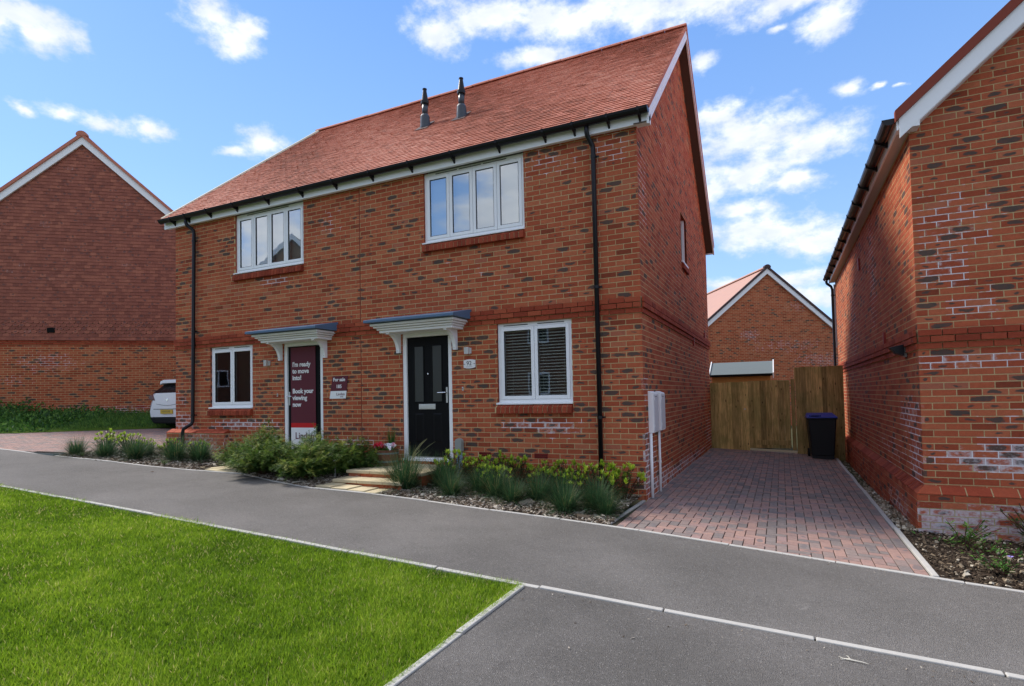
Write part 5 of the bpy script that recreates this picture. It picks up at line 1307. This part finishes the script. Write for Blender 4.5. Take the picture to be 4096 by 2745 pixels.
for s in (-1, 1):
    b = MB(); b.prism([(s*.54, .83), (s*.80, .86), (s*.86, .93), (s*.76, 1.0), (s*.62, .97), (s*.58, .90)], 1, -2.03, -1.72); b.build('tail_lamp', 'lampred', car, bevel=.01)
    for y in (-1.25, 1.25):
        b = MB(); b.tube([(s*.70, y, .31), (s*.90, y, .31)], .31, 20); w_ = b.build('wheel', 'tyre', car); b = MB(); b.tube([(s*.89, y, .31), (s*.905, y, .31)], .2, 16); b.build('rim', 'steel', w_)
b = MB(); b.prism([(-.80, .345), (-.62, .17), (.62, .17), (.80, .345)], 1, -2.03, -1.7); b.build('lower_bumper', 'tyre', car, bevel=.04)
b = MB(); b.box(-.72, .72, -1.9, 1.6, .2, .5); b.build('underbody', 'dark', car)
boxo('bumper_gap', 'dark', car, -.62, .62, -2.024, -2.012, .578, .592)
pl_ = boxo('number_plate', 'plateyel', car, -.26, .26, -2.055, -2.03, .455, .57); b = MB()
for k in range(7): boxo('plate_smudge', 'plateink', pl_, -.19+.055*k, -.16+.055*k, -2.0565, -2.055, .49, .54)
mb = MB(); mb.tube([(0, -2.035, .845), (0, -2.02, .845)], .035, 14); mb.build('badge', 'chrome', car)
mb = MB(); mb.tube([(-.5, -2.024, .735), (-.2, -2.026, .70), (0, -2.026, .685), (.2, -2.026, .70), (.5, -2.024, .735)], .004, 6); mb.build('tailgate_seam', 'dark', car)

# ------------------------------------------------------------------ plants
def blades(n, hmin, hmax, spread, w, r0, seed, seg=4, straw=.1, droop=1.0):
    rg = np.random.default_rng(seed); b = MB()
    for i in range(n):
        a = rg.uniform(0, 2*math.pi); lean = abs(rg.normal(0, .5))*spread; L = rg.uniform(hmin, hmax); rr = r0*math.sqrt(rg.random())
        p = Vector((math.cos(a)*rr, math.sin(a)*rr, 0)); aa = a+rg.normal(0, .35); d = Vector((math.cos(aa), math.sin(aa), 0)); side = Vector((-math.sin(aa), math.cos(aa), 0))
        col = (1.0 if rg.random() < straw else float(rg.beta(2, 2)*.85), rg.uniform(.4, 1.1), 0); th = lean*.7; prev = None
        for k in range(seg+1):
            t = k/seg; ww = w*(1-t**1.5)*.5+.0002
            a1, a2 = p-side*ww, p+side*ww
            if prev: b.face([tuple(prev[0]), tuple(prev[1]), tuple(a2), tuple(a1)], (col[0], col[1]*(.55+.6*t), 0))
            prev = (a1, a2); th += droop*lean*.9/seg+.02
            th = min(th, 2.3); p = p+(d*math.sin(th)+Vector((0, 0, 1))*math.cos(th))*(L/seg)
    return b
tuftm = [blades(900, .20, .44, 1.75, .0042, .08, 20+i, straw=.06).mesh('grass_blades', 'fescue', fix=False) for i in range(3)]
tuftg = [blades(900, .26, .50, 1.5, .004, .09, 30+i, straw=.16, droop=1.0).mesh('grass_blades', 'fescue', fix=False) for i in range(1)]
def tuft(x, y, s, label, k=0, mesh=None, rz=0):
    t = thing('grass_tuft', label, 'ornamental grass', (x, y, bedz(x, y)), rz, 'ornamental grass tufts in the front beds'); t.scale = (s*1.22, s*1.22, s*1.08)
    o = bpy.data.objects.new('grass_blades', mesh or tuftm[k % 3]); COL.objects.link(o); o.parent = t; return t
M['seed'] = plain('seed_stem', (.22, .22, .11), .8, .2, .2, 60, 0)
T1 = tuft(-3.17, -1.08, 1.25, 'largest bristly grass tuft beside the front steps, with tan base', mesh=tuftg[0])
fl = MB()
rg = random.Random(4)
for i in range(9):
    a = rg.uniform(-.4, 1.2); p = [Vector((0, 0, .1))]; L = rg.uniform(.35, .6); th = rg.uniform(.1, .5); 
    for k in range(6): p.append(p[-1]+Vector((math.cos(a)*math.sin(th), math.sin(a)*math.sin(th)*.4, math.cos(th)))*(L/6)); th += .12
    fl.tube(p, [.0010]*5+[.0028, .0006], 4, (.9, .9, 0), cap=False)
fl.build('seed_heads', 'seed', T1, fix=False)
for i, (x, y, s, l) in enumerate([(-2.75, -.72, 1.15, 'broad blue-green grass tuft second from the front steps'), (-2.38, -1.12, .85, 'small grass tuft near the kerb, third from the front steps'), (-2.12, -.78, .95, 'grass tuft below the right jamb of the plaque wall, fourth from the steps'), (-1.80, -.92, 1.0, 'grass tuft in front of the window centre, behind the kerb tufts'), (-1.47, -1.12, .82, 'low grass tuft nearest the kerb under the window'), (-1.22, -.86, 1.0, 'bluish grass tuft left of the downpipe foot'), (-.93, -.72, .95, 'grass tuft directly in front of the downpipe foot'), (-.72, -1.22, .95, 'round grass tuft nearest the kerb before the house corner'), (-.42, -.95, 1.0, 'dark grass tuft by the house corner'), (-.22, -1.15, .75, 'last small grass tuft beside the driveway')]):
    tuft(x, y, s, l, i, rz=i*1.3)
for i, (x, y, s, l) in enumerate([(-10.3, -1.55, .9, 'lone thin grass tuft beside the drain grate'), (-9.65, -1.4, 1.0, 'leftmost round grass tuft before the brick plinth'), (-8.95, -1.3, 1.05, 'grass tuft in front of the left downpipe'), (-8.2, -1.05, 1.15, 'dark grass tuft under the left window edge'), (-7.75, -.9, 1.1, 'grass tuft beside the buff entrance path'), (-9.1, -1.0, .8, 'grass tuft hidden among lime shrubs at the plinth')]):
    tuft(x, y, s, l, i+1, rz=i*.7)
def leafquad(b, p, d, nrm, L, w, col):
    s = d.cross(nrm).normalized(); m1 = p+d*L*.5
    b.face([tuple(p), tuple(m1+s*w/2+nrm*.12*w), tuple(p+d*L), tuple(m1)], col); b.face([tuple(p), tuple(m1), tuple(p+d*L), tuple(m1-s*w/2+nrm*.12*w)], col)
def laurel(seed, h=.40, r=.25, stems=38):
    rg = np.random.default_rng(seed); dk, lm_, st_ = MB(), MB(), MB()
    for i in range(stems):
        a = rg.uniform(0, 2*math.pi); rr = r*math.sqrt(rg.random()); top = Vector((math.cos(a)*rr*1.1, math.sin(a)*rr*1.1, h*rg.uniform(.65, 1.05)*(1-.35*(rr/r)**2))); base = Vector((math.cos(a)*rr*.25, math.sin(a)*rr*.25, 0))
        st_.tube([base, (base+top)/2+Vector((0, 0, .02)), top], .0035, 4, cap=False)
        for k in range(16):
            t = rg.uniform(.25, .95); p = base.lerp(top, t); aa = rg.uniform(0, 6.28); el = rg.uniform(-.2, .7); d = Vector((math.cos(aa)*math.cos(el), math.sin(aa)*math.cos(el), math.sin(el)))
            leafquad(dk, p, d, Vector((0, 0, 1)).cross(d).cross(d)*-1 if abs(d.z) < .9 else Vector((1, 0, 0)), rg.uniform(.04, .065), rg.uniform(.016, .024), (1.0 if rg.random() < .13 else float(rg.random()*.85), rg.uniform(.4, 1.1), 0))
        if rg.random() < .72:
            for k in range(12):
                aa = rg.uniform(0, 6.28); el = rg.uniform(.5, 1.3); d = Vector((math.cos(aa)*math.cos(el), math.sin(aa)*math.cos(el), math.sin(el)))
                leafquad(lm_, top-Vector((0, 0, rg.uniform(0, .025))), d, Vector((0, 0, 1)).cross(d).cross(d).normalized()*-1, rg.uniform(.045, .072), rg.uniform(.018, .026), (float(rg.random()), rg.uniform(.7, 1.2), 0))
    return dk.mesh('dark_foliage', 'leafdark', fix=False), lm_.mesh('lime_foliage', 'leaflime', fix=False), st_.mesh('stems', 'stem')
LAU = [laurel(50+i) for i in range(3)]
def lau(x, y, s, label, k):
    t = thing('laurel_shrub', label, 'shrub', (x, y, bedz(x, y)), k*1.1, 'lime-tipped laurel shrubs along the wall'); t.scale = (s, s, s)
    for me, nm in zip(LAU[k % 3], ('dark_foliage', 'lime_foliage', 'stems')):
        o = bpy.data.objects.new(nm, me); COL.objects.link(o); o.parent = t
for i, (x, y, s, l) in enumerate([(-2.78, -.35, 1.15, 'lime-tipped laurel by the grey utility post'), (-2.45, -.30, .95, 'reddish laurel under the left air brick'), (-2.1, -.28, 1.15, 'tall lime laurel left of the window centre'), (-1.75, -.35, 1.1, 'laurel beneath the window, red leaves on its right'), (-1.95, -.6, .8, 'low lime laurel among the grass tufts below the window'), (-1.3, -.34, 1.0, 'laurel right of the second air brick'), (-1.02, -.30, 1.1, 'bushy laurel just left of the downpipe'), (-.55, -.42, 1.15, 'laurel right of the downpipe foot'), (-.85, -.55, .85, 'short laurel in front of the downpipe'), (-.22, -.40, 1.15, 'laurel nearest the house corner'), (-9.75, -.95, .95, 'lime laurel at the left end of the plinth'), (-9.3, -.9, .75, 'lime laurel in front of the plinth bricks'), (-8.6, -.85, .8, 'lime laurel at the right half of the plinth'), (-8.1, -.7, .75, 'lime laurel below the left window'), (-10.2, -1.05, 1.05, 'laurel at the corner of the left driveway')]):
    lau(x, y, s, l, i)
def spray_bush(seed, rx, ry, h, n=150, up_bias=.5):
    rg = np.random.default_rng(seed); b = MB(); st_ = MB()
    for i in range(n):
        a = rg.uniform(0, 2*math.pi); q = math.sqrt(rg.random()); top = Vector((math.cos(a)*rx*q, math.sin(a)*ry*q, h*(1-.55*q*q)*rg.uniform(.55, 1.08))); base = Vector((math.cos(a)*rx*.15, math.sin(a)*ry*.15, .02))
        dirv = (top-base).normalized()
        if i % 3 == 0: st_.tube([base, base.lerp(top, .5)+Vector((0, 0, .05)), top], [.006, .004, .002], 4, cap=False)
        tc = float(rg.beta(2, 3))
        for k in range(26):
            t = rg.uniform(.35, 1.0); p = base.lerp(top, t)+Vector(rg.normal(0, .02, 3)); d0 = (dirv*.3+Vector((math.cos(a), math.sin(a), -.05))*.6+Vector(rg.normal(0, .5, 3))).normalized(); L = rg.uniform(.05, .12)
            sd_ = d0.cross(Vector((0, 0, 1))).normalized(); nr = sd_.cross(d0)
            for m in range(5):
                pp = p+d0*L*m/5
                for s in (-1, 1):
                    dd = (d0*.7+sd_*s*.7+nr*rg.normal(0, .3)).normalized(); l2 = rg.uniform(.02, .045)
                    b.face([tuple(pp-d0*.004), tuple(pp+d0*.006), tuple(pp+dd*l2)], (min(1, max(0, tc+.9*(t-.8)+rg.normal(0, .13))), rg.uniform(.4, 1.1), 0))  # yellowish tips; inner shadow put into darker leaflet tone
    return b.mesh('foliage', 'juniper', fix=False), st_.mesh('stems', 'stem')
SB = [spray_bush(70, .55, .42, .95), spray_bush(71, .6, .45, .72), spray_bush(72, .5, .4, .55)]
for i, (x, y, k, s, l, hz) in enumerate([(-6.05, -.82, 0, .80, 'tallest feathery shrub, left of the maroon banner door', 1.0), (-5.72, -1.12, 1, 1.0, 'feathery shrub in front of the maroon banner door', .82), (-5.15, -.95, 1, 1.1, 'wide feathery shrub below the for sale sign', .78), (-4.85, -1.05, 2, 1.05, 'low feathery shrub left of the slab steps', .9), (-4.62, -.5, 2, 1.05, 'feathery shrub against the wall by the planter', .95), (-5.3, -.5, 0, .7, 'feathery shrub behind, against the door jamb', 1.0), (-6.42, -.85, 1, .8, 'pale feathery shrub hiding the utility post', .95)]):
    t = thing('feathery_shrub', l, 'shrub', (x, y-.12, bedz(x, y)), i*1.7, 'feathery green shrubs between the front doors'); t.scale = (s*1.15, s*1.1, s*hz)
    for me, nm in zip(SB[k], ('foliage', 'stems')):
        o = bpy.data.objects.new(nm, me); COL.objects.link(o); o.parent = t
t = thing('plant_label', 'small white tag poking out of the feathery shrub by the steps', 'tag', (-4.48, -1.05, .52), .3); b = MB(); b.faces([(-.03, 0, 0), (.03, 0, 0), (.035, .035, .015), (-.03, .04, .018), (-.03, 0, -.003), (.03, 0, -.003), (.035, .035, .012), (-.03, .04, .015)], [(0, 1, 2, 3), (7, 6, 5, 4), (0, 4, 5, 1), (1, 5, 6, 2), (2, 6, 7, 3), (3, 7, 4, 0)]); b.build('tag_card', 'lettering', t); mb = MB(); mb.tube([(0, .01, -.002), (0, .0, -.25)], .002, 4); mb.build('tag_stake', 'lettering', t)
# barrel planter
pp = thing('barrel_planter', 'wooden half barrel planter with grey hoops beside the black door', 'planter', (-4.10, -.27, .38))
for k in range(18):
    a0, a1 = 2*math.pi*k/18+.01, 2*math.pi*(k+1)/18-.01; b = MB(); col = (random.random(), 0, 0)
    def cc(a, r, z): return (math.cos(a)*r, math.sin(a)*r, z)
    V_ = []
    for z, r in ((0, .155), (.12, .172), (.25, .178)): V_ += [cc(a0, r, z), cc(a1, r, z), cc(a1, r-.015, z), cc(a0, r-.015, z)]
    F_ = []
    for j in (0, 4):
        for i in range(4): F_.append((j+i, j+(i+1) % 4, j+4+(i+1) % 4, j+4+i))
    F_ += [(3, 2, 1, 0), (8, 9, 10, 11)]; b.faces(V_, F_, col); b.build('stave', 'stake', pp)
for z, r in ((.055, .167), (.185, .181)):
    b = MB(); n = 24
    for k in range(n):
        a0, a1 = 2*math.pi*k/n, 2*math.pi*(k+1)/n; b.face([(math.cos(a0)*r, math.sin(a0)*r, z), (math.cos(a1)*r, math.sin(a1)*r, z), (math.cos(a1)*r*1.01, math.sin(a1)*r*1.01, z+.025), (math.cos(a0)*r*1.01, math.sin(a0)*r*1.01, z+.025)])
    b.build('hoop', 'hoop', pp, fix=False)
b = MB(); b.face([(math.cos(a)*.163, math.sin(a)*.163, .225) for a in np.linspace(0, 2*math.pi, 20)[:-1]]); b.build('soil', 'soil', pp, fix=False)
def bedding(x, y, mats, label, seed):
    t = thing('bedding_plant', label, 'flowers', (x, y, .60)); rg = np.random.default_rng(seed); lv = MB()
    for k in range(90):
        a = rg.uniform(0, 6.28); el = rg.uniform(-.5, .9); d = Vector((math.cos(a)*math.cos(el), math.sin(a)*math.cos(el), math.sin(el))); p = Vector((rg.normal(0, .03), rg.normal(0, .03), rg.uniform(0, .05)))
        leafquad(lv, p+d*.03, d, Vector((0, 0, 1)), rg.uniform(.04, .07), .035, (float(rg.uniform(.3, .8)), 1.1, 0))
    lv.build('leaves', 'weed', t, fix=False)
    for k in range(11):
        mt = mats[k % len(mats)]; c = Vector((rg.normal(0, .05), rg.normal(-.01, .03), rg.uniform(.05, .12))); b = MB()
        for j in range(10):
            q = c+Vector(rg.normal(0, .011, 3)); ax = Vector(rg.normal(0, 1, 3)).normalized(); u_ = ax.orthogonal().normalized(); v_ = ax.cross(u_); b.face([tuple(q+(u_*math.cos(s)+v_*math.sin(s))*.026) for s in np.linspace(0, 6.28, 7)[:-1]])
        b.build('flower', mt, t, fix=False)
bedding(-4.20, -.33, ('petalr', 'petalr', 'petalp'), 'red and pink flowers in the left half of the barrel planter', 5)
bedding(-4.02, -.31, ('petalw', 'petalw', 'petalw', 'petalp'), 'white flowers in the right half of the barrel planter', 6)
t = thing('planter_grass', 'tall upright green blades growing from the back of the barrel planter', 'ornamental grass', (-4.08, -.19, .6)); o = bpy.data.objects.new('grass_blades', blades(70, .25, .45, .45, .009, .04, 77, straw=0).mesh('grass_blades', 'weed', fix=False)); COL.objects.link(o); o.parent = t
def smallplant(x, y, s, seed, label, cat='plant', flower=False, n=140, zf=rz_):
    t = thing('small_plant', label, cat, (x, y, zf(x, y))); t.scale = (s, s, s); rg = np.random.default_rng(seed); b = MB(); st_ = MB()
    for i in range(16):
        a = rg.uniform(0, 6.28); q = rg.random()*.16; top = Vector((math.cos(a)*q*1.6, math.sin(a)*q, rg.uniform(.05, .16))); st_.tube([(0, 0, 0), top*.5+Vector((0, 0, .02)), top], .002, 4, cap=False)
        for k in range(n//16):
            p = Vector().lerp(top, rg.uniform(.3, 1)); aa = rg.uniform(0, 6.28); el = rg.uniform(-.1, .8); d = Vector((math.cos(aa)*math.cos(el), math.sin(aa)*math.cos(el), math.sin(el))); leafquad(b, p, d, Vector((0, 0, 1)), rg.uniform(.025, .05), .014, (float(rg.random()*.9), rg.uniform(.7, 1.2), 0))
    b.build('leaves', 'weed', t, fix=False); st_.build('stems', 'stem', t)
    if flower:
        f = MB()
        for j in range(5):
            a = j*1.257; f.face([(0, -.08, .13), (math.cos(a)*.016, -.08+math.sin(a)*.016, .138), (math.cos(a+.9)*.016, -.08+math.sin(a+.9)*.016, .138)])
        f.build('flower', 'petalv', t, fix=False)
smallplant(3.30, -.62, 1.7, 1, 'small leafy plant close to the right house plinth'); smallplant(3.42, -.80, 1.1, 4, 'low trailing plant beside the leafy plant at the right house'); smallplant(3.37, -1.55, 1.5, 2, 'small plant with one violet flower near the kerb at the right', flower=True)
t = thing('laurel_shrub', 'glossy laurel shrub entering at the right edge before the right house', 'shrub', (4.02, -.45, rz_(4.02, -.4)), .4); t.scale = (1.35,)*3
for me, nm in zip(LAU[1], ('dark_foliage', 'lime_foliage', 'stems')):
    if nm == 'lime_foliage': continue
    o = bpy.data.objects.new(nm, me); COL.objects.link(o); o.parent = t
for i, (x, y, s, l) in enumerate([(-10.0, -1.62, .6, 'bright green weed at the kerb near the left driveway'), (-7.85, -1.48, .7, 'bright green weed at the kerb near the entrance path'), (-6.15, -1.22, .6, 'weed at the foot of the tallest feathery shrub')]): smallplant(x, y, s, 10+i, l, 'weed', zf=lambda x, y: bedz(x, y))
# weed bank in front of the left house
def weeds():
    rg = np.random.default_rng(3); b = MB(); u = Vector((.7755, .6314, 0)); nrm = Vector((.6314, -.7755, 0)); O = Vector((-19.0, 3.05, 0))
    def dmx(s):
        d = .3
        while d < 6:
            p = O+u*s+nrm*d
            if inside(p.x, p.y, poly): break
            d += .04
        return d
    tab = [dmx(-6+.25*i) for i in range(52)]
    def dmax(s): i = max(0, min(50, int((s+6)/.25))); f = (s+6)/.25-i; return tab[i]*(1-f)+tab[i+1]*f
    for i in range(21000):
        s = rg.uniform(-5.6, 6.2); f = rg.random(); D = dmax(s)
        if D > 5.5: continue
        d = f*(D+.06*math.sin(s*9)); p = O+u*s+nrm*d
        tall = .5+.5*math.sin(s*2.1+1.7*math.sin(s*.9)+f*2)
        h = ((.10+.36*tall*max(0, min(1, (1.2-s)/2)))+.07)*rg.uniform(.2, 1.0)*(1-.5*f)
        p.z = gz(p.x)+.25*(1-f)+h*rg.random()
        a = rg.uniform(0, 6.28); el = rg.uniform(-.2, 1.3) if s < 1 else rg.uniform(.6, 1.4); dv = Vector((math.cos(a)*math.cos(el), math.sin(a)*math.cos(el), math.sin(el)))
        L_, w_ = (rg.uniform(.06, .15), rg.uniform(.025, .06)) if s < 1 and rg.random() < .7 else (rg.uniform(.08, .15), .009)
        leafquad(b, p, dv, nrm, L_, w_, (float(rg.random()**1.3), rg.uniform(.4, 1.2), 0))
    o = b.build('weed_bank', 'weed', fix=False); o['kind'] = 'stuff'; tag(o, 'dark green weeds and long grass along the left house wall', 'ground cover')
    m2 = MB(); n = 40
    for i in range(n):
        s0, s1 = -6+12.5*i/n, -6+12.5*(i+1)/n
        def Q(s, d, z): q = O+u*s+nrm*d; return (q.x, q.y, gz(q.x)+z)
        for j in range(4):
            def T_(s, t): D = dmax(s)+.03; return Q(s, D*t, .26*(1-t)+.006)
            m2.face([T_(s0, j/4), T_(s1, j/4), T_(s1, (j+1)/4), T_(s0, (j+1)/4)])
    setting(m2.build('grass_bank', 'turf', fix=False))
weeds()
# dry stalk and leaf on the asphalt
t = thing('dried_stalk', 'white dried stalk lying on the tarmac near the kerb, bottom right', 'stalk', (2.0, -3.91, gz(2.0)-.001), 0)
b = MB(); b.tube([(-.03, .0, .004), (-.005, -.004, .006), (.02, -.008, .005), (.06, -.012, .005), (.09, -.02, .003)], [.003, .006, .004, .003, .001], 5); b.build('stalk', 'straw', t)
b = MB()
for p, q in (((-.03, 0, .004), (-.055, .014, .006)), ((-.025, 0, .004), (-.05, -.004, .005)), ((-.02, -.002, .004), (-.045, -.016, .004)), ((.005, -.004, .005), (-.01, .035, .008)), ((-.01, .035, .008), (-.018, .034, .006)), ((-.01, .035, .008), (.0, .038, .006))): b.tube([p, q], [.0022, .0014], 4)
b.build('side_shoots', 'straw', t)
t = thing('dead_leaf', 'single small dark dead leaf on the footpath, upper left', 'leaf', (-7.35, -2.0, gz(-7.35)+.004), .5); b = MB(); b.face([(-.035, 0, 0), (0, -.018, .006), (.04, .0, .002), (0, .02, .01)]); b.build('leaf_blade', 'stem', t, fix=False)
print('objects', len(bpy.data.objects), 'tris', sum(len(o.data.polygons) for o in bpy.data.objects if o.type == 'MESH'))
